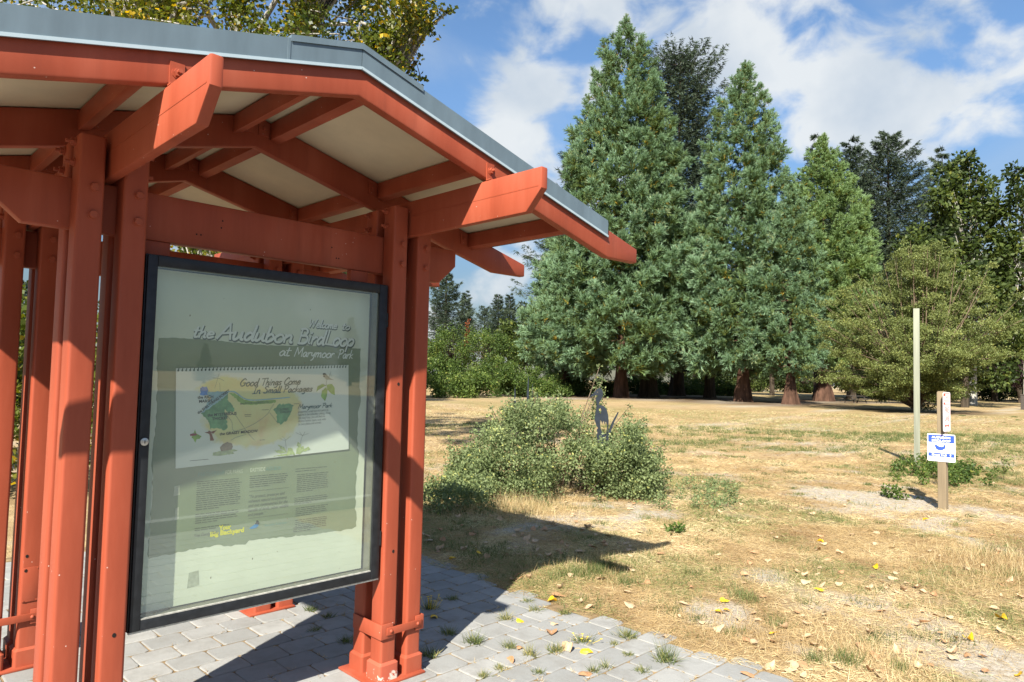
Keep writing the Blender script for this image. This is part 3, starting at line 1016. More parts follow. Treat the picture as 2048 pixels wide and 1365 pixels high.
def script_text(mb, text, x0, z0, width, hgt, yfun, stroke, slant=.22, off=(0, 0), caps=True):
    """brush lettering as ribbons; text width fixed, cap height hgt; yfun(i) gives the depth of ribbon i"""
    total = sum(GL[c][0] for c in text)
    kx = width / total
    x = 0
    cnt = 0
    for c in text:
        adv, strokes = GL[c]
        for st in strokes:
            sets = [spline(st, 5)] if (c not in SHARP or (c in 'PB' and len(st) > 3)) else [[np.array(st[i]), np.array(st[i + 1])] for i in range(len(st) - 1)]
            for pts in sets:
                q = [np.array([x0 + off[0] + (x + p[0]) * kx + slant * p[1] * hgt, z0 + off[1] + p[1] * hgt]) for p in pts]
                y = yfun(cnt); cnt += 1
                ribbon(mb, q, stroke, y)
        x += adv
    return cnt


def ribbon(mb, q, w, y, tip=.5):
    L, Rr = [], []
    n = len(q)
    q = list(q)
    d0 = q[0] - q[1]; d0 /= np.linalg.norm(d0) + 1e-9
    d1 = q[-1] - q[-2]; d1 /= np.linalg.norm(d1) + 1e-9
    q[0] = q[0] + d0 * w * .3; q[-1] = q[-1] + d1 * w * .3
    for i in range(n):
        d = q[min(i + 1, n - 1)] - q[max(i - 1, 0)]
        d = d / (np.linalg.norm(d) + 1e-9)
        nn = np.array([-d[1], d[0]]) * w * (.5 if 0 < i < n - 1 else .36)
        L.append(q[i] + nn); Rr.append(q[i] - nn)
    vs = []
    for i in range(n):
        vs.append((L[i][0], y - i * 2e-6, L[i][1])); vs.append((Rr[i][0], y - i * 2e-6, Rr[i][1]))
    mb.add(vs, [(2 * i, 2 * i + 1, 2 * i + 3, 2 * i + 2) for i in range(n - 1)])


def flat(mb, pts, y):
    mb.add([(p[0], y, p[1]) for p in pts], [tuple(range(len(pts)))])


def type_text(name, text, size, mat, parent, org, rot, align='LEFT', shear=0.0, bold=0.0, sx=1.0, space=1.0, line=1.0, width=None):
    """lettering in the built-in typeface, turned into a mesh"""
    cu = bpy.data.curves.new(name, 'FONT')
    cu.body = text; cu.size = size; cu.align_x = align; cu.shear = shear; cu.offset = bold
    cu.space_character = space; cu.space_line = line
    cu.resolution_u = 3
    tmp = bpy.data.objects.new(name + '_tmp', cu)
    COL.objects.link(tmp)
    dg = bpy.context.evaluated_depsgraph_get()
    me = bpy.data.meshes.new_from_object(tmp.evaluated_get(dg))
    bpy.data.objects.remove(tmp); bpy.data.curves.remove(cu)
    xs = [v.co.x for v in me.vertices]
    if width and xs:
        sx = width / (max(xs) - min(xs))
    for v in me.vertices: v.co.x *= sx
    me.materials.clear(); me.materials.append(mat)
    me.name = name
    o = mesh_obj(name, me, parent, org)
    o.rotation_euler = rot
    return o


# ------------------------------------------------------------------ display case
def build_case():
    CX0, CX1, CZ0, CZ1 = -1.288, -.012, .5772, 2.2222
    YF, YB = .020, .106                                # front face, poster plane
    root = empty('display_case', ((CX0 + CX1) / 2, .07, CZ0), 'black framed glazed notice board hung between the red posts, with a park map poster inside', 'notice board')
    ix0, ix1, iz0, iz1 = -1.242, -.068, .626, 2.170
    blk = M['black']
    # carcass: four deep sides and a back
    b = MB()
    b.box(CX0, CX0 + .022, YF + .020, .158, CZ0, CZ1)
    b.box(CX1 - .022, CX1, YF + .020, .158, CZ0, CZ1)
    b.box(CX0 + .0225, CX1 - .0225, YF + .020, .158, CZ0, CZ0 + .024)
    b.box(CX0 + .0225, CX1 - .0225, YF + .020, .158, CZ1 - .024, CZ1)
    b.box(CX0 + .0225, CX1 - .0225, .148, .157, CZ0 + .0245, CZ1 - .0245)
    b.build('carcass', blk, root, bevel=.002)
    b = MB()
    b.box(ix0 - .012, ix1 + .012, YF + .012, YB, iz0 - .014, iz0 - .003)
    b.box(ix0 - .012, ix1 + .012, YF + .012, YB, iz1 + .003, iz1 + .014)
    b.box(ix0 - .014, ix0 - .003, YF + .012, YB, iz0 - .013, iz1 + .013)
    b.box(ix1 + .003, ix1 + .014, YF + .012, YB, iz0 - .013, iz1 + .013)
    b.build('lining', plain('dull_case_lining', (.13, .125, .095), .7, 0, .3, 14), root, smooth=False)
    # door frame: two stiles, two rails
    d = MB()
    d.box(CX0 + .004, ix0, YF, YF + .018, CZ0 + .004, CZ1 - .004)
    d.box(ix1, CX1 - .004, YF, YF + .018, CZ0 + .004, CZ1 - .004)
    d.box(ix0 + .0004, ix1 - .0004, YF + .0004, YF + .018, CZ0 + .004, iz0)
    d.box(ix0 + .0004, ix1 - .0004, YF + .0004, YF + .018, iz1, CZ1 - .004)
    door = d.build('door_frame', blk, root, bevel=.003)
    l = MB()                                           # pale metal strips along the sill and the bottom edge
    l.box(ix0 + .002, ix1 - .002, YF + .0015, YF + .012, iz0 + .0004, iz0 + .006)
    l.box(CX0 + .002, CX1 - .002, YF + .006, YF + .019, CZ0 - .005, CZ0 + .0035)
    l.build('pale_sill', plain('pale_bare_metal', (.42, .41, .37), .4, .3, .3, 40), door, smooth=False)
    for z in (2.02, .80):
        MB().tube([(CX1 - .001, YF + .004, z - .04), (CX1 - .001, YF + .004, z - .006)], .006, 8).tube([(CX1 - .001, YF + .004, z - .002), (CX1 - .001, YF + .004, z + .04)], .006, 8).build('hinge', blk, door)
    k = MB()
    k.prism([(.017 * math.cos(R(20 * q)), .017 * math.sin(R(20 * q))) for q in range(18)], lambda u, v, w: (-1.264 + u, w, 1.395 + v), YF - .008, YF)
    k.prism([(.011 * math.cos(R(20 * q)), .011 * math.sin(R(20 * q))) for q in range(18)], lambda u, v, w: (-1.264 + u, w, 1.395 + v), YF - .011, YF - .0082)
    lock = k.build('lock', M['steel'], door, bevel=.001)
    MB().box(-1.2655, -1.2625, YF - .0125, YF - .0112, 1.388, 1.402).build('keyhole', M['hole'], lock, smooth=False)
    # glazing
    gm = bpy.data.materials.new('dusty_glass'); gm.use_nodes = True
    t = gm.node_tree
    t.nodes.remove(t.nodes['Principled BSDF'])
    fr = nd(t, 'ShaderNodeLayerWeight'); fr.inputs[0].default_value = .5
    schlick = math_n(t, 'ADD', math_n(t, 'MULTIPLY', math_n(t, 'POWER', fr.outputs['Facing'], 3.2), .85), .115, True)
    gl = nd(t, 'ShaderNodeBsdfGlossy'); gl.inputs['Roughness'].default_value = .015
    gl.inputs['Color'].default_value = (.9, .97, 1, 1)
    tr = nd(t, 'ShaderNodeBsdfTransparent'); tr.inputs[0].default_value = (.84, .89, .83, 1)
    df = nd(t, 'ShaderNodeBsdfDiffuse'); df.inputs[0].default_value = (.55, .60, .56, 1)
    m1 = nd(t, 'ShaderNodeMixShader')
    dust = noise(t, 3.0, 6, .6)
    t.links.new(math_n(t, 'ADD', math_n(t, 'MULTIPLY', dust, .08), .06), m1.inputs[0])
    t.links.new(tr.outputs[0], m1.inputs[1]); t.links.new(df.outputs[0], m1.inputs[2])
    m2 = nd(t, 'ShaderNodeMixShader')
    t.links.new(schlick, m2.inputs[0])
    t.links.new(m1.outputs[0], m2.inputs[1]); t.links.new(gl.outputs[0], m2.inputs[2])
    t.links.new(m2.outputs[0], t.nodes['Material Output'].inputs[0])
    g = MB()
    g.add([(ix0 - .002, YF + .014, iz0 - .002), (ix1 + .002, YF + .014, iz0 - .002), (ix1 + .002, YF + .014, iz1 + .002), (ix0 - .002, YF + .014, iz1 + .002)], [(0, 1, 2, 3)])
    g.build('glass_pane', gm, root, smooth=False, fixn=False)
    # ---- poster board
    px0, px1 = ix0 + .003, -.078
    paper = plain('off_white_poster', (.68, .70, .58), .75, 0, .05, 3)
    pb = MB().box(px0, px1, YB, YB + .006, iz0 + .004, iz1 - .002).build('poster', paper, root, smooth=False)
    rng = random.Random(3)

    def inked(name, col, var=.06, sc=12, rough=.7):
        return plain(name, col, rough, 0, var, sc, .2)
    # sage rectangle with dry-brush edges
    sage = inked('sage_green_ink', (.225, .268, .170), .09, 4)
    pts = []
    x0, x1, z0, z1 = -1.193, -.128, .866, 1.853
    for k in range(60):
        u = k / 60
        pts.append((x0 + (x1 - x0) * u, z0 + .012 * math.sin(u * 5) + rng.uniform(-.004, .004) - (.012 if .3 < u < .42 else 0)))
    for k in range(50):
        pts.append((x1 + rng.uniform(-.004, .003) + (.010 if k % 17 < 5 else 0), z0 + (z1 - z0) * k / 50))
    for k in range(60):
        u = k / 60
        pts.append((x1 + (x0 - x1) * u, z1 + .006 * math.sin(u * 9) + rng.uniform(-.002, .002)))
    for k in range(50):
        pts.append((x0 + rng.uniform(-.003, .003) - (.006 if k % 23 < 8 else 0), z1 + (z0 - z1) * k / 50))
    b = MB(); flat(b, pts, YB - .0006)
    b.build('sage_panel', sage, pb, smooth=False)
    # title
    white = inked('white_lettering', (.78, .79, .77))
    dark = inked('dark_lettering_edge', (.10, .125, .115))
    for nm, mat, extra, y, off in (('title_shadow', dark, .0085, YB - .0012, (.0025, -.004)), ('title', white, 0, YB - .0022, (0, 0))):
        b = MB()
        f = lambda y0: (lambda i: y0 - i * .00003)
        script_text(b, 'Welcome', -.452, 1.956, .166, .043, f(y), .0066 + extra * .6, .2, off)
        script_text(b, 'to', -.252, 1.956, .048, .040, f(y - .0003), .0066 + extra * .6, .2, off)
        script_text(b, 'the', -1.046, 1.868, .096, .056, f(y), .0095 + extra * .8, .2, off)
        script_text(b, 'Audubon', -.935, 1.867, .392, .076, f(y - .0003), .0125 + extra, .2, off)
        script_text(b, 'BirdLoop', -.512, 1.866, .335, .078, f(y), .0115 + extra, .2, off)
        if extra == 0:
            script_text(b, 'at', -.616, 1.797, .062, .050, f(y), .0062, .2)
            script_text(b, 'Marymoor', -.530, 1.797, .232, .047, f(y), .0062, .2)
            script_text(b, 'Park', -.272, 1.797, .092, .047, f(y), .0062, .2)
        b.build(nm, mat, pb, smooth=False)
    # ---- map sheet, pinned slightly askew
    TL, TR, BR, BL = np.array([-1.118, 1.718]), np.array([-.207, 1.760]), np.array([-.187, 1.296]), np.array([-1.098, 1.258])
    src = np.array([(70, 88), (1985, 58), (1985, 985), (68, 1195)], float)
    A = []; B = []
    for (a, c), q in zip(src, (TL, TR, BR, BL)):
        A.append([a, c, 1, 0, 0, 0, -q[0] * a, -q[0] * c]); B.append(q[0])
        A.append([0, 0, 0, a, c, 1, -q[1] * a, -q[1] * c]); B.append(q[1])
    h = np.linalg.solve(np.array(A), np.array(B))

    def mp(a, c):
        w = h[6] * a + h[7] * c + 1
        return np.array([(h[0] * a + h[1] * c + h[2]) / w, (h[3] * a + h[4] * c + h[5]) / w])
    YM = YB - .0062
    b = MB()
    q = [TL, TR, BR, BL]
    b.add([(p[0], YM, p[1]) for p in q] + [(p[0], YM + .0012, p[1]) for p in q], [(0, 1, 2, 3), (4, 5, 6, 7), (0, 4, 5, 1), (1, 5, 6, 2), (2, 6, 7, 3), (3, 7, 4, 0)])
    sheet_m, st, sb = mat_new('white_map_sheet')
    # yellow watercolour wash with a ragged edge over the middle of the sheet
    tc = nd(st, 'ShaderNodeTexCoord')
    fill = None
    ctr = (TL + TR + BR + BL) / 4
    for (a, c, rx, rz, amp) in ((640, 330, .10, .06, 1.0), (900, 560, .17, .10, 1.2), (1180, 640, .13, .09, 1.1), (760, 760, .14, .08, 1.0), (1250, 420, .08, .05, .8), (560, 300, .08, .03, .8), (1000, 800, .10, .06, .7)):
        p = mp(a, c)
        s = nd(st, 'ShaderNodeMapping')
        s.inputs['Location'].default_value = (-(p[0] - ctr[0]) / rx, 0, -(p[1] - ctr[1]) / rz)
        s.inputs['Scale'].default_value = (1 / rx, 0, 1 / rz)
        st.links.new(tc.outputs['Object'], s.inputs[0])
        ln = nd(st, 'ShaderNodeVectorMath', operation='LENGTH')
        st.links.new(s.outputs[0], ln.inputs[0])
        g_ = math_n(st, 'MULTIPLY', math_n(st, 'EXPONENT', math_n(st, 'MULTIPLY', math_n(st, 'MULTIPLY', ln.outputs['Value'], ln.outputs['Value']), -.9)), amp)
        fill = g_ if fill is None else math_n(st, 'ADD', fill, g_)
    wash = math_n(st, 'ADD', fill, math_n(st, 'MULTIPLY', math_n(st, 'SUBTRACT', noise(st, 14, 5, .6), .5), 1.1))
    mask = ramp(st, [(.38, (0, 0, 0)), (.66, (.85, .85, .85))], wash)
    yel = ramp(st, [(.38, (.74, .70, .26)), (.60, (.76, .62, .22)), (.72, (.74, .48, .17))], noise(st, 9, 3, .5))
    st.links.new(mixc(st, mask, (.74, .76, .70), yel), sb.inputs['Base Color'])
    sb.inputs['Roughness'].default_value = .6
    sheet = b.build('map_sheet', sheet_m, pb, origin=(ctr[0], YM, ctr[1]), smooth=False, fixn=True)

    def piece(name, mat, shapes, lift, jag=0.0, seed=1):
        r = random.Random(seed)
        mb = MB()
        for i, s in enumerate(shapes):
            pp = []
            m_ = [mp(*p) for p in s]
            for k in range(len(m_)):
                a, c = m_[k], m_[(k + 1) % len(m_)]
                if jag:
                    nseg = max(1, int(np.linalg.norm(c - a) / .006))
                    for j in range(nseg):
                        pp.append(a + (c - a) * j / nseg + np.array([r.gauss(0, jag), r.gauss(0, jag)]))
                else:
                    pp.append(a)
            flat(mb, pp, YM - lift - i * .00004)
        return mb.build(name, mat, pb, smooth=False)

    def strokes(name, mat, lines, w, lift):
        mb = MB()
        for i, s in enumerate(lines):
            ribbon(mb, spline([mp(*p) for p in s], 4), w, YM - lift - i * .00003)
        return mb.build(name, mat, pb, smooth=False)
    g1 = inked('map_forest_green', (.15, .33, .15), .45, 22)
    g2 = inked('map_leaf_green', (.26, .42, .08), .35, 22)
    g3 = inked('map_marsh_blue', (.09, .22, .55), .35, 30)
    g4 = inked('map_water_blue', (.30, .46, .50), .3, 22)
    ink = inked('map_pencil_line', (.22, .24, .20))
    blk2 = inked('map_black_lettering', (.035, .04, .035))
    piece('map_forest', g1, [[(560, 380), (650, 355), (640, 440), (700, 500), (720, 560), (650, 580), (610, 540), (640, 640), (645, 740), (600, 772), (540, 750), (450, 755), (440, 690), (380, 620), (350, 590), (420, 520)]], .0004, .0022)
    piece('map_marsh', g3, [[(335, 310), (370, 288), (410, 292), (432, 330), (415, 385), (375, 392), (332, 385), (345, 350)]], .0004, .002)
    piece('map_stream', g4, [[(415, 345), (520, 350), (660, 345), (640, 375), (540, 460), (430, 540), (350, 590), (400, 500), (460, 420), (420, 380)]], .0007, .0018)
    piece('map_river_corridor', g2, [[(655, 362), (720, 365), (830, 440), (930, 455), (1060, 445), (1180, 440), (1180, 470), (1060, 482), (900, 495), (800, 490), (740, 430)]], .0005, .0012)
    strokes('map_river', g4, [[(640, 350), (720, 350), (820, 420), (920, 442), (1100, 432), (1330, 412)]], .006, .0010)
    piece('map_garden', g1, [[(1150, 550), (1210, 490), (1330, 478), (1375, 500), (1340, 600), (1300, 670), (1230, 705), (1195, 690), (1190, 600)]], .0004, .002, 4)
    strokes('map_paths', ink, [[(640, 560), (730, 610), (780, 680), (830, 750)], [(640, 620), (690, 680), (710, 780), (830, 755)], [(830, 755), (960, 690), (1080, 600), (1120, 540), (1160, 480)],
                               [(830, 755), (880, 820), (940, 880)], [(1110, 580), (1150, 630), (1200, 700)], [(850, 820), (740, 850), (680, 885)], [(555, 250), (560, 345)], [(500, 310), (550, 145)], [(475, 195), (560, 205), (605, 230)]], .0018, .0012)
    # spiral holes along the top edge
    mb = MB()
    for k in range(51):
        u = (k + .6) / 51.6
        p = TL + (TR - TL) * u + np.array([0, -.010])
        flat(mb, [p + np.array([.0048 * math.cos(R(60 * a)), .0058 * math.sin(R(60 * a))]) for a in range(6)], YM - .0004)
        flat(mb, [p + np.array([-.001, .003]), p + np.array([.0035, .003]), p + np.array([.0045, .0125]), p + np.array([.0005, .0125])], YM - .0008)
    mb.build('spiral_binding', inked('binding_dark', (.09, .12, .10)), pb, smooth=False)
    mb = MB()
    f = lambda y0: (lambda i: y0 - i * .00003)
    YL = YM - .0016
    mb2 = MB()

    def sline(text, a, b_, hgt, st_):
        """brush lettering on the tilted sheet from picture mark a to b_"""
        p, q_ = mp(*a), mp(*b_)
        tmp = MB()
        script_text(tmp, text, 0, 0, np.linalg.norm(q_ - p), hgt, f(YL), st_, .25)
        ang = math.atan2(q_[1] - p[1], q_[0] - p[0])
        tmp.v = [(p[0] + x * math.cos(ang) - z * math.sin(ang), y, p[1] + x * math.sin(ang) + z * math.cos(ang)) for x, y, z in tmp.v]
        mb2.add(tmp.v, tmp.f)
    sline('Good Things Come', (775, 288), (1450, 268), .036, .0055)
    sline('In Small Packages', (920, 372), (1580, 345), .034, .0055)
    sline('Marymoor Park', (1425, 540), (1800, 522), .024, .0036)
    mb2.build('map_heading', inked('dark_teal_lettering', (.045, .11, .105)), pb, smooth=False)
    tilt = math.atan2((TR - TL)[1], (TR - TL)[0])
    up = (R(90), 0, 0)

    def lab(name, text, a, size, mat=blk2, ang=None, **kw):
        p = mp(*a)
        o = type_text(name, text, size, mat, pb, (p[0], YM - .0022, p[1]), (0, 0, 0), **kw)
        o.rotation_euler = Matrix.Rotation(-(tilt if ang is None else ang), 4, 'Y').to_3x3().to_4x4().to_euler() if False else (Matrix.Rotation(-(tilt if ang is None else ang), 3, 'Y') @ Matrix.Rotation(R(90), 3, 'X')).to_euler()
        return o
    lab('map_label', 'the RICH\n MARSH', (310, 425), .019, bold=.0004)
    lab('map_label', 'the SHELTERING FOREST', (318, 596), .0165, ang=R(37), bold=.0004)
    lab('map_label', 'the MYSTERIOUS\n    THICKET', (420, 622), .019, bold=.0004)
    lab('map_label', 'the GRASSY MEADOW', (555, 830), .019, bold=.0004)
    lab('map_label', 'the RIVER CORRIDOR', (780, 492), .0155)
    lab('map_label', 'LOBBY\nGARDEN', (1225, 555), .015)
    lab('map_paragraph', 'preserves a small but rich patch of\nnature in the suburban setting. Along\nthis easy loop, you will find six\ndistinct habitat types, each with\nits own plants and animals.', (1425, 585), .0175, inked('grey_lettering', (.10, .13, .115)), sx=.72, line=.92)
    # small pictures on the sheet
    brown, tanf = inked('painted_brown', (.20, .135, .075), .3, 60), inked('painted_tan', (.42, .33, .21), .3, 60)
    piece('drawn_vole', brown, [[(565, 1000), (560, 960), (590, 925), (640, 905), (690, 918), (702, 955), (690, 985), (640, 995), (600, 1000), (580, 1008)]], .0012, .0006)
    piece('drawn_vole_grass', inked('painted_grass', (.33, .40, .20), .4, 60), [[(480, 1020), (560, 1000), (700, 985), (770, 992), (700, 1010), (720, 1030), (560, 1055), (480, 1050)]], .0009, .0015)
    piece('drawn_hummingbird', inked('painted_rust', (.24, .09, .045), .3, 60), [[(385, 795), (425, 790), (435, 775), (455, 785), (470, 815), (480, 850), (494, 885), (450, 888), (448, 845), (440, 815)], [(455, 790), (525, 770), (480, 815)]], .0012)
    piece('drawn_berry_leaves', g2, [[(280, 765), (300, 810), (358, 840), (330, 868), (300, 870), (285, 910), (262, 870), (240, 850), (262, 820)]], .0011, .0008)
    piece('drawn_berry', inked('painted_berry', (.30, .055, .06), .2, 60), [[(225, 815), (260, 805), (300, 808), (300, 825), (250, 838), (228, 835)]], .0014, .0006)
    piece('drawn_bird_leaves', g2, [[(1740, 280), (1690, 265), (1640, 295), (1625, 355), (1660, 325), (1700, 300)], [(1735, 300), (1690, 340), (1680, 400), (1722, 458), (1745, 400), (1750, 330)], [(1740, 275), (1800, 265), (1830, 310), (1832, 392), (1790, 370), (1750, 330)]], .0012, .0006)
    piece('drawn_bird', inked('painted_bird_grey', (.34, .33, .26), .3, 60), [[(1700, 160), (1730, 150), (1760, 180), (1790, 210), (1830, 222), (1780, 220), (1740, 218), (1715, 195)]], .0015, .0004)
    piece('drawn_bird_cap', blk2, [[(1697, 162), (1702, 147), (1722, 145), (1740, 160), (1715, 165)], [(1700, 176), (1718, 172), (1722, 190), (1708, 188)]], .0019)
    strokes('drawn_twig', ink, [[(1790, 130), (1765, 190), (1740, 235), (1735, 285), (1700, 262)]], .0025, .0016)
    piece('drawn_plant_leaves', inked('painted_pale_leaves', (.42, .50, .22), .35, 60), [[(1150, 1000), (1230, 990), (1290, 1020), (1230, 1035)], [(1200, 930), (1270, 960), (1300, 1020), (1240, 985)], [(1300, 1040), (1310, 970), (1360, 970), (1390, 1045)],
          [(1400, 1040), (1410, 970), (1480, 950), (1500, 1000), (1440, 1040)], [(1420, 900), (1460, 930), (1440, 980), (1410, 950)], [(1460, 985), (1540, 960), (1560, 985), (1490, 1012)], [(1150, 1060), (1300, 1030), (1330, 1055)]], .0010, .0012)
    strokes('drawn_plant_stems', ink, [[(1300, 1030), (1290, 940), (1280, 880)], [(1450, 930), (1460, 870), (1480, 830)], [(1220, 860), (1280, 885), (1340, 840)], [(1400, 800), (1470, 830), (1540, 810)], [(1250, 840), (1285, 880)], [(1440, 790), (1475, 835), (1500, 790)]], .0016, .0013)
    strokes('map_rules', blk2, [[(225, 1110), (430, 1092)], [(1000, 882), (1055, 880)], [(1025, 550), (1100, 548)], [(832, 603), (905, 600)], [(835, 620), (900, 618)], [(1380, 484), (1435, 482)]], .0026, .0014)
    # ---- lower text columns on the sage panel
    grey = inked('dark_grey_body_text', (.115, .130, .095))
    teal = inked('faded_teal_text', (.18, .33, .26))
    pale = inked('pale_text', (.52, .56, .42))
    YT = YB - .0016

    def pt_(name, text, x, z, size, mat, **kw):
        return type_text(name, text, size, mat, pb, (x, YT, z), up, **kw)
    pt_('column_heading', 'PARTNERSHIP', -.995, 1.212, .027, teal, width=.125)
    pt_('column_heading', 'FOR PARKS', -.866, 1.212, .027, pale, width=.085)
    pt_('column_heading', 'EASTSIDE', -.742, 1.214, .026, pale, bold=.0008, width=.078)
    pt_('column_heading', 'AUDUBON', -.660, 1.214, .026, teal, width=.080)
    # body copy too small to read: rows of word-length strokes
    mb = MB(); r = random.Random(8)

    def rows(x0_, x1_, zt_, n, step, last=.5):
        for k in range(n):
            x = x0_
            end = x0_ + (x1_ - x0_) * (last if k == n - 1 else r.uniform(.9, 1.0))
            z = zt_ - k * step
            while x < end:
                w = min(r.uniform(.010, .034), end - x)
                if w > .004:
                    hh = r.uniform(.0028, .0042)
                    flat(mb, [(x, z), (x + w, z), (x + w, z + hh), (x, z + hh)], YT - .0001 * (k % 3) - .00002)
                x += w + .0035
    rows(-.998, -.782, 1.186, 14, .0100)
    rows(-.998, -.782, 1.034, 5, .0100)
    rows(-.998, -.830, .970, 2, .0100, .6)
    rows(-.742, -.535, 1.190, 6, .0105)
    for z, n in ((1.178, 10), (1.058, 4), (1.005, 5), (.942, 5), (.905, 3)):
        rows(-.488 if n in (10, 5) else -.498, -.300, z, n, .0098)
    rows(-.498, -.300, 1.208, 2, .012, .6)
    for z in (1.118, .985):
        flat(mb, [(-.742, z), (-.530, z), (-.530, z + .0014), (-.742, z + .0014)], YT - .0004)
    mb.build('body_text', grey, pb, smooth=False)
    pt_('quotation', '"To protect, preserve and\nenhance natural ecosystems\nand our communities for the\nbenefit of birds, other wildlife\nand people."', -.745, 1.085, .0225, grey, shear=.28, width=.215, line=.98)
    yl = inked('yellow_lettering', (.72, .66, .02))
    pt_('logo_lettering', 'Your', -.882, .948, .030, yl, bold=.0016, width=.060)
    pt_('logo_lettering', 'Big Backyard', -.925, .924, .030, yl, bold=.0018, width=.165)
    mb = MB()
    script_text(mb, 'King County Parks', -1.000, .934, .112, .013, lambda i: YT - .0002 - i * .00002, .0016, .25)
    mb.build('handwritten_lettering', grey, pb, smooth=False)
    pt_('society_name', 'Eastside Audubon', -.655, .936, .017, teal, width=.118)
    mb = MB()
    jay = lambda a, c: (-.742 + (a - 745) / 85.0 * .062, .9725 - (c - 605) / 65.0 * .052)
    flat(mb, [jay(*p) for p in ((755, 650), (790, 630), (812, 626), (822, 640), (805, 652), (775, 655))], YT - .0003)
    mb.build('jay_body', inked('jay_blue', (.05, .25, .55)), pb, smooth=False)
    mb = MB()
    flat(mb, [jay(*p) for p in ((793, 630), (805, 612), (803, 604), (818, 610), (829, 628), (818, 634))], YT - .0003)
    mb.build('jay_head', blk2, pb, smooth=False)
    # drips, tape ghosts and a few dead insects behind the glass
    mb = MB()
    for (a, z, w, hh) in ((-1.02, .70, .055, .075), (-1.09, 1.02, .018, .060), (-1.10, 1.13, .028, .05)):
        flat(mb, [(a, z), (a + w, z + .006), (a + w * .9, z + hh), (a + w * .1, z + hh * .93)], YB - .0007)
    mb.build('tape_ghost', inked('grey_tape_mark', (.40, .42, .33), .2, 50), pb, smooth=False)
    mb = MB()
    for k in range(16):
        a = r.uniform(px0 + .05, px1 - .05); z = r.choice((r.uniform(.64, .83), r.uniform(.7, 2.1)))
        ww = r.uniform(.002, .005)
        flat(mb, [(a, z), (a + ww, z + .001), (a + ww * 1.3, z + ww * 2), (a + ww * .3, z + ww * 2.2)], YB - .0011)
    mb.build('dirt_specks', inked('brown_dirt', (.20, .15, .07), .3, 60), pb, smooth=False)


build_case()
# ------------------------------------------------------------------ posts, signs, steel cut-outs
def frame_at(p, facing):
    """axes for a sign standing at p: u to the reader's right, n towards the reader"""
    n = np.array([facing[0], facing[1], 0.0]); n /= np.linalg.norm(n)
    u = np.cross(np.array([0, 0, 1.0]), n)
    return u, n


def rounded(w, h, r, seg=5):
    return rrect(-w / 2, w / 2, -h / 2, h / 2, r, seg)


def plate(name, outline, u, n, c, th, mat, parent, front=0.0):
    b = MB()
    b.prism(outline, lambda a, z, w: tuple(np.array(c) + u * a + np.array([0, 0, z]) + n * w), front, front + th)
    return b.build(name, mat, parent, origin=c, smooth=False)


def sign_text(name, text, size, mat, parent, c, u, n, off, x, z, width=None, bold=0.0):
    o = type_text(name, text, size, mat, parent, np.array(c) + u * x + np.array([0, 0, z]) + n * off, (0, 0, 0), align='CENTER', bold=bold, width=width)
    m = Matrix(((u[0], 0, n[0]), (u[1], 0, n[1]), (0, 1, 0)))
    o.rotation_euler = m.to_euler()
    return o


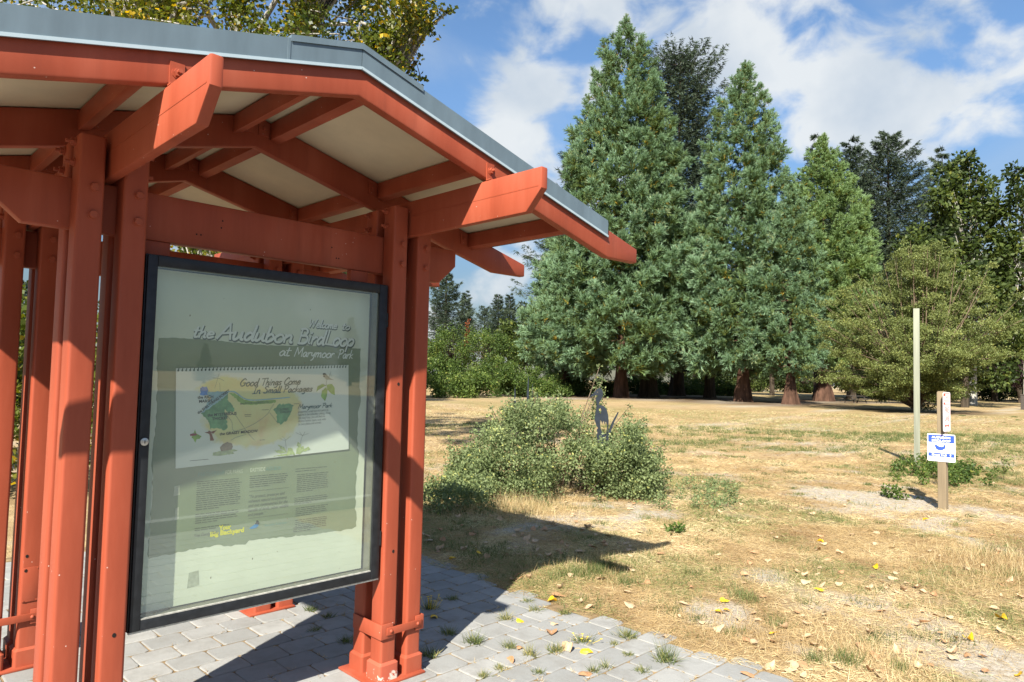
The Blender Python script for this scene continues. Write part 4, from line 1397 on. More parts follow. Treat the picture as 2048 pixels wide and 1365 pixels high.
def build_posts():
    # tall bare post
    p = at(1833.5, 15.4)
    v = p - CAM; v[2] = 0
    u, n = frame_at(p, -v)
    root = empty('tall_post', p, 'tall bare square timber post, weathered pale grey green, standing in front of the olive bush', 'post')
    b = MB()
    a = .060
    b.prism(rrect(-a, a, -a, a, .006), lambda x, y, w: tuple(p + u * (x + .012 * w / 3.4) + n * y + np.array([0, 0, w])), -.1, 3.46)
    b.build('timber', M['wood'], root, origin=p, bevel=.004)
    for k, z in enumerate((.09,)):
        q = p + n * a + np.array([0, 0, z])
        MB().prism([(.010 * math.cos(R(45 * j)), .010 * math.sin(R(45 * j))) for j in range(8)], lambda x, y, w: tuple(q + u * x + np.array([0, 0, y]) + n * w), 0, .012).build('bolt', M['bolt'], root)
    # sign post
    p = at(1884.5, 9.92)
    v = p - CAM; v[2] = 0; v /= np.linalg.norm(v)
    rl = np.cross(v, np.array([0, 0, 1.0]))
    d = -v * math.cos(R(17)) - rl * math.sin(R(17))
    u, n = frame_at(p, d)
    root = empty('sign_post', p, 'short square timber post carrying a fire lane sign and a blue and white trail sign', 'signpost')
    b = MB()
    a = .052
    top = 1.665
    b.prism(rrect(-a, a, -a, a, .006), lambda x, y, w: tuple(p + u * x + n * y + np.array([0, 0, w])), -.1, top - .012)
    b.prism(rrect(-a + .008, a - .008, -a + .008, a - .008, .004), lambda x, y, w: tuple(p + u * x + n * y + np.array([0, 0, w])), top - .012, top)
    b.build('timber', M['wood_brown'], root, origin=p, bevel=.003)
    # trail sign on the face towards the path
    W, H = .352, .385
    c = p + n * (a + .004) + np.array([0, 0, .868])
    s = plate('trail_sign', rounded(W, H, .018), u, n, c, .0025, M['white_sign'], root)
    s['label'] = 'square white and blue trail sign'
    up = lambda z0, z1, x0=-W / 2 + .012, x1=W / 2 - .012: [(x0, z0), (x1, z0), (x1, z1), (x0, z1)]
    plate('blue_band', up(.072, .178), u, n, c, .0006, M['blue_sign'], s, .0026)
    plate('blue_band', up(-.126, -.075), u, n, c, .0006, M['blue_sign'], s, .0026)
    # hairline border
    bt = MB()
    for (x0, x1, z0, z1) in ((-W / 2 + .012, -W / 2 + .0145, -.170, .074), (W / 2 - .0145, W / 2 - .012, -.170, .074), (-W / 2 + .0146, W / 2 - .0146, -.172, -.1696)):
        bt.prism([(x0, z0), (x1, z0), (x1, z1), (x0, z1)], lambda x, z, w: tuple(c + u * x + np.array([0, 0, z]) + n * w), .0026, .0030)
    bt.build('border_line', M['blue_sign'], s, smooth=False)
    sign_text('sign_lettering', 'AUDUBON', .042, M['white_sign'], s, c, u, n, .0036, 0, .130, .235, .0012)
    sign_text('sign_lettering', 'BIRDLOOP', .042, M['white_sign'], s, c, u, n, .0036, 0, .084, .235, .0012)
    sign_text('sign_lettering', 'Grove Trail', .040, M['white_sign'], s, c, u, n, .0036, -.026, -.114, .185, .0014)
    ar = [(.112, -.118), (.120, -.118), (.120, -.098), (.128, -.098), (.116, -.082), (.104, -.098), (.112, -.098)]
    plate('arrow_mark', ar, u, n, c, .0005, M['white_sign'], s, .0034)
    bird = [(-.070, .020), (-.058, .030), (-.040, .030), (-.026, .018), (.000, .012), (.022, .018), (.030, .034), (.036, .044), (.044, .042), (.042, .022), (.046, .012), (.036, .000),
            (.044, -.002), (.034, -.008), (.018, -.020), (-.006, -.028), (-.030, -.026), (-.050, -.012), (-.058, .006), (-.060, .016)]
    bird = [(x * 1.3, z * 1.3 - .004) for x, z in bird]
    bm = MB(); bm.prism(bird, lambda x, z, w: tuple(c + u * x + np.array([0, 0, z + .002]) + n * w), .0026, .0032)
    bm.build('bird_mark', M['blue_sign'], s, smooth=False)
    ft = MB()
    for x0, z0, w0 in ((-.120, -.150, .05), (.07, -.150, .06), (.08, -.158, .045)):
        ft.prism([(x0, z0), (x0 + w0, z0), (x0 + w0, z0 + .004), (x0, z0 + .004)], lambda x, z, w: tuple(c + u * x + np.array([0, 0, z]) + n * w), .0026, .0030)
    ft.prism([(-.012, -.050), (.006, -.046), (.004, -.043), (-.012, -.047)], lambda x, z, w: tuple(c + u * x + np.array([0, 0, z]) + n * w), .0026, .0030)
    ft.build('small_print', plain('grey_sign_print', (.35, .36, .38), .5, 0, .05), s, smooth=False)
    for z in (.178, -.181):
        plate('screw', [(.006 * math.cos(R(40 * k)), z + .006 * math.sin(R(40 * k))) for k in range(9)], u, n, c, .003, M['bolt'], s, .0026)
    # fire lane sign on the right hand face
    u2, n2 = u, n
    n3 = u.copy(); u3 = np.cross(np.array([0, 0, 1.0]), n3)
    W, H = .305, .555
    c = p + n3 * (a + .004) + np.array([0, 0, 1.375]) + n * .085 * 0 + u3 * .0
    s = plate('fire_lane_sign', rounded(W, H, .035), u3, n3, c, .0025, M['white_sign'], root)
    s['label'] = 'tall white no parking fire lane sign with faded red print'
    bt = MB()
    fr = lambda pts, a_=.0026, b_=.0031: bt.prism(pts, lambda x, z, w: tuple(c + u3 * x + np.array([0, 0, z]) + n3 * w), a_, b_)
    e = .010
    fr([(-W / 2 + .03, H / 2 - e - .004), (W / 2 - .03, H / 2 - e - .004), (W / 2 - .03, H / 2 - e), (-W / 2 + .03, H / 2 - e)])
    fr([(-W / 2 + .03, -H / 2 + e), (W / 2 - .03, -H / 2 + e), (W / 2 - .03, -H / 2 + e + .005), (-W / 2 + .03, -H / 2 + e + .005)])
    fr([(-W / 2 + e, -H / 2 + .03), (-W / 2 + e + .004, -H / 2 + .03), (-W / 2 + e + .004, H / 2 - .03), (-W / 2 + e, H / 2 - .03)])
    fr([(W / 2 - e - .004, -H / 2 + .03), (W / 2 - e, -H / 2 + .03), (W / 2 - e, H / 2 - .03), (W / 2 - e - .004, H / 2 - .03)])
    # worn red block: left corners still solid, the rest bleached away
    fr([(-.128, .258), (-.052, .258), (-.052, .222), (-.128, .222)])
    fr([(-.128, .132), (-.060, .132), (-.060, .102), (-.128, .102)])
    fr([(-.0595, .108), (.128, .108), (.128, .1022), (-.0595, .1022)])
    fr([(-.0515, .258), (.128, .258), (.128, .2525), (-.0515, .2525)])
    bt.build('sign_border', M['red_sign'], s, smooth=False)
    faded = plain('bleached_pink_ink', (.66, .36, .33), .6, 0, .25, 40)
    sign_text('sign_lettering', 'NO', .050, faded, s, c, u3, n3, .0030, .03, .190, .12, .0015)
    sign_text('sign_lettering', 'PARKING', .058, faded, s, c, u3, n3, .0030, 0, .138, .235, .0015)
    sign_text('sign_lettering', 'FIRE', .110, M['red_sign'], s, c, u3, n3, .0030, 0, -.012, .165, .0012)
    sign_text('sign_lettering', 'LANE', .110, M['red_sign'], s, c, u3, n3, .0030, 0, -.128, .190, .0012)
    aw = [(-.095, -.195), (-.055, -.165), (-.055, -.186), (.055, -.186), (.055, -.165), (.095, -.195), (.055, -.225), (.055, -.204), (-.055, -.204), (-.055, -.225)]
    ab = MB(); ab.prism(aw[:2] + [(-.055, -.225)], lambda x, z, w: tuple(c + u3 * x + np.array([0, 0, z]) + n3 * w), .0026, .0031)
    ab.prism([(.095, -.195), (.055, -.165), (.055, -.225)], lambda x, z, w: tuple(c + u3 * x + np.array([0, 0, z]) + n3 * w), .0026, .0031)
    ab.prism([(-.0549, -.204), (.0549, -.204), (.0549, -.186), (-.0549, -.186)], lambda x, z, w: tuple(c + u3 * x + np.array([0, 0, z]) + n3 * w), .0026, .0031)
    ab.build('arrow_mark', M['red_sign'], s, smooth=False)
    for z in (.20, -.245):
        plate('screw', [(.007 * math.cos(R(40 * k)), z + .007 * math.sin(R(40 * k))) for k in range(9)], u3, n3, c, .003, M['bolt'], s, .0026)


def cut_plate(name, outline, holes, u, n, c, th, mat, parent):
    """plate cut to an outline with holes"""
    cu = bpy.data.curves.new(name, 'CURVE'); cu.dimensions = '2D'; cu.fill_mode = 'BOTH'; cu.extrude = th / 2
    for pts in [outline] + holes:
        sp = cu.splines.new('POLY'); sp.points.add(len(pts) - 1); sp.use_cyclic_u = True
        for k, (x, z) in enumerate(pts): sp.points[k].co = (x, z, 0, 1)
    tmp = bpy.data.objects.new('tmp', cu); COL.objects.link(tmp)
    me = bpy.data.meshes.new_from_object(tmp.evaluated_get(bpy.context.evaluated_depsgraph_get()))
    bpy.data.objects.remove(tmp); bpy.data.curves.remove(cu)
    me.materials.clear(); me.materials.append(mat); me.name = name
    o = mesh_obj(name, me, parent, c)
    o.rotation_euler = Matrix(((u[0], 0, n[0]), (u[1], 0, n[1]), (0, 1, 0))).to_euler()
    return o


def build_heron():
    D = 10.7
    p = at(1208, D)
    u, n = frame_at(p, -FH + RT0 * .1)
    s = D / FPX / 3.4125                                # drawing marks to metres
    gx, gz = 1220.0, 1640.0
    T = lambda a, c: ((a - gx) * s, (gz - c) * s)
    root = empty('heron_sculpture', p, 'dark grey steel cut-out of a standing heron rising from the shrub', 'sculpture')
    out = [(1122, 998), (1150, 972), (1165, 955), (1180, 938), (1196, 932), (1211, 940), (1219, 958), (1218, 985), (1208, 1010), (1196, 1026), (1191, 1046), (1206, 1048), (1228, 1056),
           (1246, 1078), (1256, 1110), (1262, 1160), (1258, 1210), (1250, 1245), (1243, 1275), (1236, 1330), (1228, 1330), (1229, 1420), (1226, 1640), (1218, 1640), (1219, 1420), (1216, 1330),
           (1206, 1330), (1205, 1420), (1200, 1640), (1192, 1640), (1196, 1420), (1197, 1330), (1188, 1290), (1176, 1250), (1186, 1240), (1180, 1215), (1190, 1205), (1178, 1190), (1172, 1170), (1164, 1150), (1168, 1112),
           (1174, 1070), (1178, 1045), (1172, 1022), (1172, 1002), (1186, 984), (1176, 980), (1160, 986), (1140, 992)]
    h1 = [(1192, 1072), (1202, 1068), (1210, 1080), (1208, 1100), (1204, 1112), (1196, 1098)]
    h2 = [(1204, 1140), (1209, 1172), (1213, 1150), (1220, 1176), (1228, 1152), (1234, 1178), (1242, 1158), (1252, 1180), (1251, 1210), (1246, 1238), (1234, 1246), (1216, 1232), (1205, 1200), (1202, 1165)]
    h3 = [(1174, 964), (1186, 954), (1188, 957), (1177, 967)]
    cut_plate('heron_body', [T(*q) for q in out], [[T(*q) for q in h] for h in (h1, h2, h3)], u, n, p, .012, M['dark_steel'], root)
    blade = [(1240, 1330), (1246, 1262), (1262, 1215), (1284, 1160), (1305, 1122), (1322, 1092), (1328, 1096), (1314, 1128), (1296, 1166), (1276, 1222), (1262, 1266), (1256, 1340), (1250, 1640), (1240, 1640)]
    cut_plate('reed_blade', [T(*q) for q in blade], [], u, n, p + n * .02, .010, M['dark_steel'], root)
    MB().box(-.16, .16, -.06, .06, -.03, .012).build('foot_plate', M['dark_steel'], root, origin=(0, 0, 0)).location = (.0, 0, 0)
    # cattails cut from the same steel, further left in the shrub
    D = 11.2
    p = at(1052, D)
    root = empty('cattail_sculpture', p, 'dark grey steel cut-out of upright cattails half hidden in the left of the shrub', 'sculpture')
    s = D / FPX
    Z = lambda y: (1003 - y) * s
    for k, (x0, yt, w, sw) in enumerate(((1038, 818, 2.2, -2), (1052, 838, 2.0, 1), (1060, 797, 2.4, 2), (1070, 812, 2.2, 1), (1076, 828, 1.8, 5))):
        X = (x0 - 1056) * s
        hw = w * s * .5
        ol = [(X - hw, -.03), (X + hw, -.03), (X + hw + sw * s * .6, Z(yt + 60)), (X + hw + sw * s, Z(yt))]
        ol += [(X + sw * s, Z(yt - 12)), (X - hw + sw * s, Z(yt)), (X - hw + sw * s * .6, Z(yt + 60))]
        cut_plate('cattail', ol, [], u, n, p + n * .012 * (k % 3), .010, M['dark_steel'], root)
        if k in (0, 2, 3):
            hd = 4.2 * s
            cx = X + sw * s * .8
            cut_plate('cattail_head', [(cx - hd / 2, Z(yt + 52)), (cx + hd / 2, Z(yt + 52)), (cx + hd / 2, Z(yt + 18)), (cx, Z(yt + 13)), (cx - hd / 2, Z(yt + 18))], [], u, n, p + n * (.012 * (k % 3) + .0085), .016, M['dark_steel'], root)
    b = MB()
    b.prism([(1.0 * x, y) for x, y in rrect(-.22, .22, -.06, .06)], lambda x, y, w: tuple(p + u * x + n * y + np.array([0, 0, w])), -.03, .012)
    b.build('foot_plate', M['dark_steel'], root)


def build_far_furniture():
    # picnic table in the shade below the yellow green sequoia
    p = at(1712, 70.0)
    u, n = frame_at(p, -FH + RT0 * .3)
    root = empty('picnic_table', p, 'dark timber picnic table in the shade right of the sequoia trunks', 'picnic table')
    dk = plain('dark_stained_timber', (.06, .05, .042), .8, 0, .2, 8)
    X = lambda x, y, z: tuple(p + u * x + n * y + np.array([0, 0, z]))

    def bar(x0, x1, y0, y1, z0, z1, nm):
        MB().prism([(x0, y0), (x1, y0), (x1, y1), (x0, y1)], lambda a, b_, w: X(a, b_, w), z0, z1).build(nm, dk, root, bevel=.008)
    bar(-1.1, 1.1, -.40, .40, .72, .77, 'table_top')
    bar(-1.1, 1.1, -.88, -.60, .42, .47, 'seat')
    bar(-1.1, 1.1, .60, .88, .42, .47, 'seat')
    for x in (-.75, .75):
        for sg in (-1, 1):
            MB().prism([(sg * .30, .72), (sg * .22, .72), (sg * .62, 0), (sg * .72, 0)], lambda a, z, w: X(x + w, a, z), -.03, .03).build('leg', dk, root)
        bar(x - .035, x + .035, -.86, .86, .36, .42, 'cross_brace')
    # dark square post at the very right edge
    p = at(2045, 62)
    r = empty('edge_post', p, 'dark thin post standing at the right edge of the picture', 'post')
    MB().box(p[0] - .12, p[0] + .12, p[1] - .12, p[1] + .12, -.1, 1.25, .02).build('shaft', dk, r)
    MB().box(p[0] - .15, p[0] + .15, p[1] - .15, p[1] + .15, 1.25, 1.34, .02).build('cap', dk, r, bevel=.02)


build_posts()
build_heron()
build_far_furniture()
# ------------------------------------------------------------------ foliage builders
def unit(v):
    return v / (np.linalg.norm(v, axis=-1, keepdims=True) + 1e-9)


def rand_dirs(rng, n):
    return unit(rng.normal(size=(n, 3)))


def blades(P, D, L, W, rng, droop=0.0):
    """thin pointed needles/blades: base P, direction D, length L, width W -> triangles"""
    n = len(P)
    S = unit(np.cross(D, rand_dirs(rng, n)))
    L = np.broadcast_to(L, (n,))[:, None]; W = np.broadcast_to(W, (n,))[:, None]
    V = np.stack([P - S * W * .5, P + S * W * .5, P + D * L], 1).reshape(-1, 3)
    F = np.arange(n * 3).reshape(n, 3)
    return V, F


def leaves(P, D, L, W, rng, fold=.12):
    """small pointed leaves: rhombs, slightly folded -> quads"""
    n = len(P)
    S = unit(np.cross(D, rand_dirs(rng, n)))
    N = np.cross(D, S)
    L = np.broadcast_to(L, (n,))[:, None]; W = np.broadcast_to(W, (n,))[:, None]
    V = np.stack([P, P + D * L * .45 - S * W * .5 + N * W * fold, P + D * L, P + D * L * .45 + S * W * .5 + N * W * fold], 1).reshape(-1, 3)
    F = np.arange(n * 4).reshape(n, 4)
    return V, F


def prof(profile, z):
    zs = [p[0] for p in profile]; rs = [p[1] for p in profile]
    return np.interp(z, zs, rs)


def leaf_part(name, V, F, tint, mat, parent, origin):
    me = np_mesh(name, V, F, [mat], tint=tint)
    return mesh_obj(name, me, parent, origin)


def trunk_part(parent, base, h, r0, r1, mat, rng, flare=1.35, lean=(0, 0), n=12, seg=9, limbs=(), fluted=.08, taper=1.0):
    b = MB()
    pts, rad = [], []
    for k in range(seg + 1):
        t = k / seg
        pts.append((base[0] + lean[0] * t * t, base[1] + lean[1] * t * t, base[2] - .15 + (h + .15) * t))
        r = r1 + (r0 - r1) * (1 - t) ** taper
        rad.append(r * (1 + (flare - 1) * math.exp(-t * h / max(.5, r0 * 2.2))))
    # finer rings near the foot for the flare
    b.tube(pts[:1] + [tuple(np.array(pts[0]) + (np.array(pts[1]) - np.array(pts[0])) * f) for f in (.12, .25, .5)] + pts[1:],
           [rad[0]] + [r0 * (1 + (flare - 1) * math.exp(-f * h / seg / max(.5, r0 * 1.1))) for f in (.12, .25, .5)] + rad[1:], n)
    if fluted:
        nv = []
        for (x, y, z) in b.v:
            a = math.atan2(y - base[1], x - base[0]); s = 1 + fluted * math.sin(a * 5 + z * .25 + base[0]) * (1.4 if z < 1.5 else .7)
            nv.append((base[0] + (x - base[0]) * s, base[1] + (y - base[1]) * s, z))
        b.v = nv
    for pl, rl in limbs:
        b.tube(pl, rl, 6)
    return b.build('trunk', mat, parent, origin=base, fixn=False)


def sequoia(px, depth, profile, label, seed, mat='seq', name='sequoia', group=None, tr=1.0, trunk_top=None, dens=1.0, dx=0.0, lift=0.0):
    """crown of rounded, feathery branch-ends stacked over a tapering outline"""
    rng = np.random.default_rng(seed)
    base = at(px, depth)
    base[2] = ground_z(np.array([base[0]]), np.array([base[1]]))[0] + lift
    H = profile[-1][0]
    root = empty(name, base, label, 'conifer tree', group)
    z0 = profile[0][0]
    limbs = []
    for k in range(int(H * 1.6)):
        zz = rng.uniform(z0 + .3, H * .6); aa = rng.uniform(0, 6.28); rl = prof(profile, zz) * rng.uniform(.4, .65)
        limbs.append(([base + np.array([dx * zz / H, 0, zz]), base + np.array([math.cos(aa) * rl * .55, math.sin(aa) * rl * .55, zz - .3]), base + np.array([math.cos(aa) * rl, math.sin(aa) * rl, zz + .1])], [.09, .05, .02]))
    trunk_part(root, base, H * .72, tr, .05, M['seq_bark'], rng, 1.38, n=16, seg=12, limbs=limbs, taper=3.2)
    zs = np.linspace(z0, H, 200); rr = np.maximum(prof(profile, zs), .25)
    area = float(np.sum(2 * math.pi * rr) * (zs[1] - zs[0]))
    nb = int(area / 1.20 * dens)                        # boughs
    cdf = np.cumsum(rr + 1.3); cdf /= cdf[-1]
    z = np.interp((np.arange(nb) + rng.random(nb)) / nb, cdf, zs)
    a = np.arange(nb) * 2.399963 + rng.normal(0, .30, nb)
    lobes = .06 * np.sin(a * 3 + z * .55 + seed) + .06 * np.sin(a * 5 - z * .9 + seed * 2) + .05 * np.sin(z * 1.7 + a * 2)
    r = prof(profile, z) * (.96 + lobes + rng.normal(0, .065, nb))
    r = np.where(rng.random(nb) < .34, r * rng.uniform(.35, .85, nb), r)
    bl = np.clip(.75 + .16 * prof(profile, z), .7, 1.9) * rng.uniform(.7, 1.3, nb)     # bough length
    out = np.stack([np.cos(a), np.sin(a), np.zeros(nb)], 1)
    up_ = np.clip(.55 + .5 * (z / H) - .5 * (z < z0 + 3.5) + rng.normal(0, .15, nb), -.2, 1.3)
    ax = unit(out + np.array([0, 0, 1.0]) * up_[:, None] + rng.normal(0, .14, (nb, 3)))
    tip = out * np.maximum(r, .03)[:, None]; tip[:, 2] = z + .15 * bl
    tip[:, 0] += dx * z / H
    Q = 6                                              # feathery tufts along the bough
    q = np.linspace(0, 1, Q)
    C = tip[:, None, :] - ax[:, None, :] * (bl[:, None] * (1 - q[None, :]) * .95)[..., None] + rng.normal(0, .16, (nb, Q, 3)) * bl[:, None, None] * (1.15 - q[None, :, None])
    size = (bl[:, None] * (.46 - .16 * q[None, :]) * rng.uniform(.8, 1.25, (nb, Q)))
    C = C.reshape(-1, 3); size = size.ravel(); n = nb * Q
    axn = np.repeat(ax, Q, 0); tb = np.repeat(rng.normal(0, 1, nb), Q); qn = np.tile(q, nb)
    K, B = 9, 19
    d = unit(axn[:, None, :] * .85 + rng.normal(0, .58, (n, K, 3)) + np.array([0, 0, .10]))
    slen = size[:, None] * rng.uniform(.75, 1.1, (n, K))
    t = rng.random((n, K, B)) ** .75
    P = C[:, None, None, :] + d[:, :, None, :] * (slen[:, :, None] * t)[..., None]
    D = unit(d[:, :, None, :] * 1.35 + rng.normal(0, .42, (n, K, B, 3)))
    L = (size[:, None, None] * rng.uniform(.38, .62, (n, K, B)) * (1.1 - .3 * t))
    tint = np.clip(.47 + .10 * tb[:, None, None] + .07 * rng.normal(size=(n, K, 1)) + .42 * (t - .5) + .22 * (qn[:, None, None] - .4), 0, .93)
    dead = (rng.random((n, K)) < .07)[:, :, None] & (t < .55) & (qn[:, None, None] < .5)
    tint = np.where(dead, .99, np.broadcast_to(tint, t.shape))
    V, F = blades(P.reshape(-1, 3), D.reshape(-1, 3), L.ravel(), np.clip(L.ravel() * .155, .03, .085), rng)
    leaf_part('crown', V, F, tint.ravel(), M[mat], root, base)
    return root


def fir(px, depth, profile, label, seed, name='fir_tree', group=None, tr=.4, nb=150, per=70, up=.25, mat='fir', blade=(.30, .05), lift=0.0):
    """dark conifer: whorls of long branches hung with short needled sprays"""
    rng = np.random.default_rng(seed)
    base = at(px, depth)
    base[2] = lift
    H = profile[-1][0]; z0 = profile[0][0]
    root = empty(name, base, label, 'conifer tree', group)
    zs = np.linspace(z0, H * .985, 120); rr = np.maximum(prof(profile, zs), .5)
    cdf = np.cumsum(rr ** .7); cdf /= cdf[-1]
    z = np.interp((np.arange(nb) + rng.random(nb)) / nb, cdf, zs)
    a = np.arange(nb) * 2.399963 + rng.normal(0, .3, nb)
    R_ = prof(profile, z) * rng.uniform(.58, 1.2, nb)
    out = np.stack([np.cos(a), np.sin(a), np.zeros(nb)], 1)
    rise = up + .5 * (z / H) ** 2 + rng.normal(0, .08, nb)
    limbs = []
    for k in range(0, nb, 2):
        limbs.append(([base + out[k] * R_[k] * q + np.array([0, 0, z[k] + R_[k] * (rise[k] * q * q - .12 * q)]) for q in (0, .5, .9)], [.07, .04, .015]))
    trunk_part(root, base, H * .97, tr, .05, M['dark_bark'], rng, 1.5, limbs=limbs)
    t = rng.random((nb, per)) ** .75
    P = out[:, None, :] * (R_[:, None] * t)[..., None]
    P[:, :, 2] = z[:, None] + R_[:, None] * (rise[:, None] * t * t - .12 * t)
    side = np.stack([-np.sin(a), np.cos(a), np.zeros(nb)], 1)
    spread = (R_[:, None] * .26 * (1.05 - t) + .10) * rng.normal(0, 1, (nb, per))
    P = P + side[:, None, :] * spread[..., None]
    P[:, :, 2] -= np.abs(spread) * .25
    K = 5
    tw = unit(out[:, None, :] * .8 + side[:, None, :] * np.sign(spread)[..., None] * .7 + np.array([0, 0, -.10]) + rng.normal(0, .25, (nb, per, 3)))
    D = unit(tw[:, :, None, :] + rng.normal(0, .5, (nb, per, K, 3)))
    ln = rng.uniform(.6, 1.25, (nb, per, K)) * blade[0] * (H / 20) ** .5
    PP = P[:, :, None, :] + tw[:, :, None, :] * (rng.random((nb, per, K)) * .35 * (H / 20) ** .5)[..., None]
    tint = np.clip(.45 + .18 * rng.normal(size=(nb, 1, 1)) + .25 * (t[:, :, None] - .4) + .12 * rng.normal(size=(nb, per, K)), 0, 1)
    V, F = blades(PP.reshape(-1, 3), D.reshape(-1, 3), ln.ravel(), ln.ravel() * blade[1] / blade[0] * 1.25, rng)
    leaf_part('crown', V, F, tint.ravel(), M[mat], root, base)
    return root


def clump_tree(base, clumps, label, seed, mat, name='broadleaf_tree', cat='tree', group=None, leaf=(.16, .11), per=260, trunk=None, bark_='dark_bark', flat_=1.0, outward=.5, fill=.55, limb=True, tint_c=.15, tint_z=0.0):
    """clumps: (x, y, z, r) relative to base; leaves spread through every clump's volume, denser outside"""
    rng = np.random.default_rng(seed)
    base = np.array(base, float)
    root = empty(name, base, label, cat, group)
    C = np.array([c[:3] for c in clumps]); Rr = np.array([c[3] for c in clumps])
    n = len(C)
    cnt = np.maximum(12, (per * (Rr / Rr.mean()) ** 2).astype(int))
    idx = np.repeat(np.arange(n), cnt)
    N = len(idx)
    d = rand_dirs(rng, N)
    rad = Rr[idx] * rng.random(N) ** fill * rng.uniform(.75, 1.15, N)
    P = C[idx] + d * rad[:, None] * np.array([1, 1, flat_])
    D = unit(d * outward + rng.normal(0, .6, (N, 3)) + np.array([0, 0, -.12]))
    L = rng.uniform(.65, 1.3, N) * leaf[0]
    tint = np.clip(.48 + tint_c * rng.normal(size=n)[idx] + .16 * rng.normal(size=N) + tint_z * (P[:, 2] / (P[:, 2].max() + .01) - .5), 0, 1)
    tint = np.where(rng.random(N) < .03, .98, np.minimum(tint, .93))
    V, F = leaves(P, D, L, L * leaf[1] / leaf[0], rng)
    leaf_part('crown', V, F, tint, M[mat], root, base)
    if trunk:
        limbs = []
        b = MB()
        for (pl, rl) in trunk:
            b.tube([base + np.array(p) for p in pl], rl, 9)
        if limb:
            ends = [np.array(pl[-1]) for pl, _ in trunk]
            for k in range(n):
                e = min(ends, key=lambda q: np.linalg.norm(q - C[k]))
                mid = (e + C[k]) / 2 + rng.normal(0, .12, 3) * Rr[k]
                b.tube([base + e * .75 + (np.array(trunk[0][0][0]) * .25), base + mid, base + C[k]], [.05 * Rr.mean() + .02, .03 * Rr.mean() + .01, .012], 5, False)
        b.build('trunk', M[bark_], root, origin=base, fixn=False)
    return root


def px_prof(depth, ybase, rows):
    """outline rows (picture row, half width) at this distance -> real (height, radius), lowest first"""
    s = depth / FPX
    return sorted([((ybase - y) * s, w * s) for y, w in rows])


def ball(rng, n, rx, ry, rz, cz, r0, r1, shell=.5, zmin=None):
    out = []
    while len(out) < n:
        d = rng.normal(size=3); d /= np.linalg.norm(d)
        t = rng.random() ** (1 / 3) * (1 - shell) + shell * rng.uniform(.8, 1)
        p = (d[0] * rx * t, d[1] * ry * t, cz + d[2] * rz * t, rng.uniform(r0, r1))
        if zmin is not None and p[2] < zmin: continue
        out.append(p)
    return out


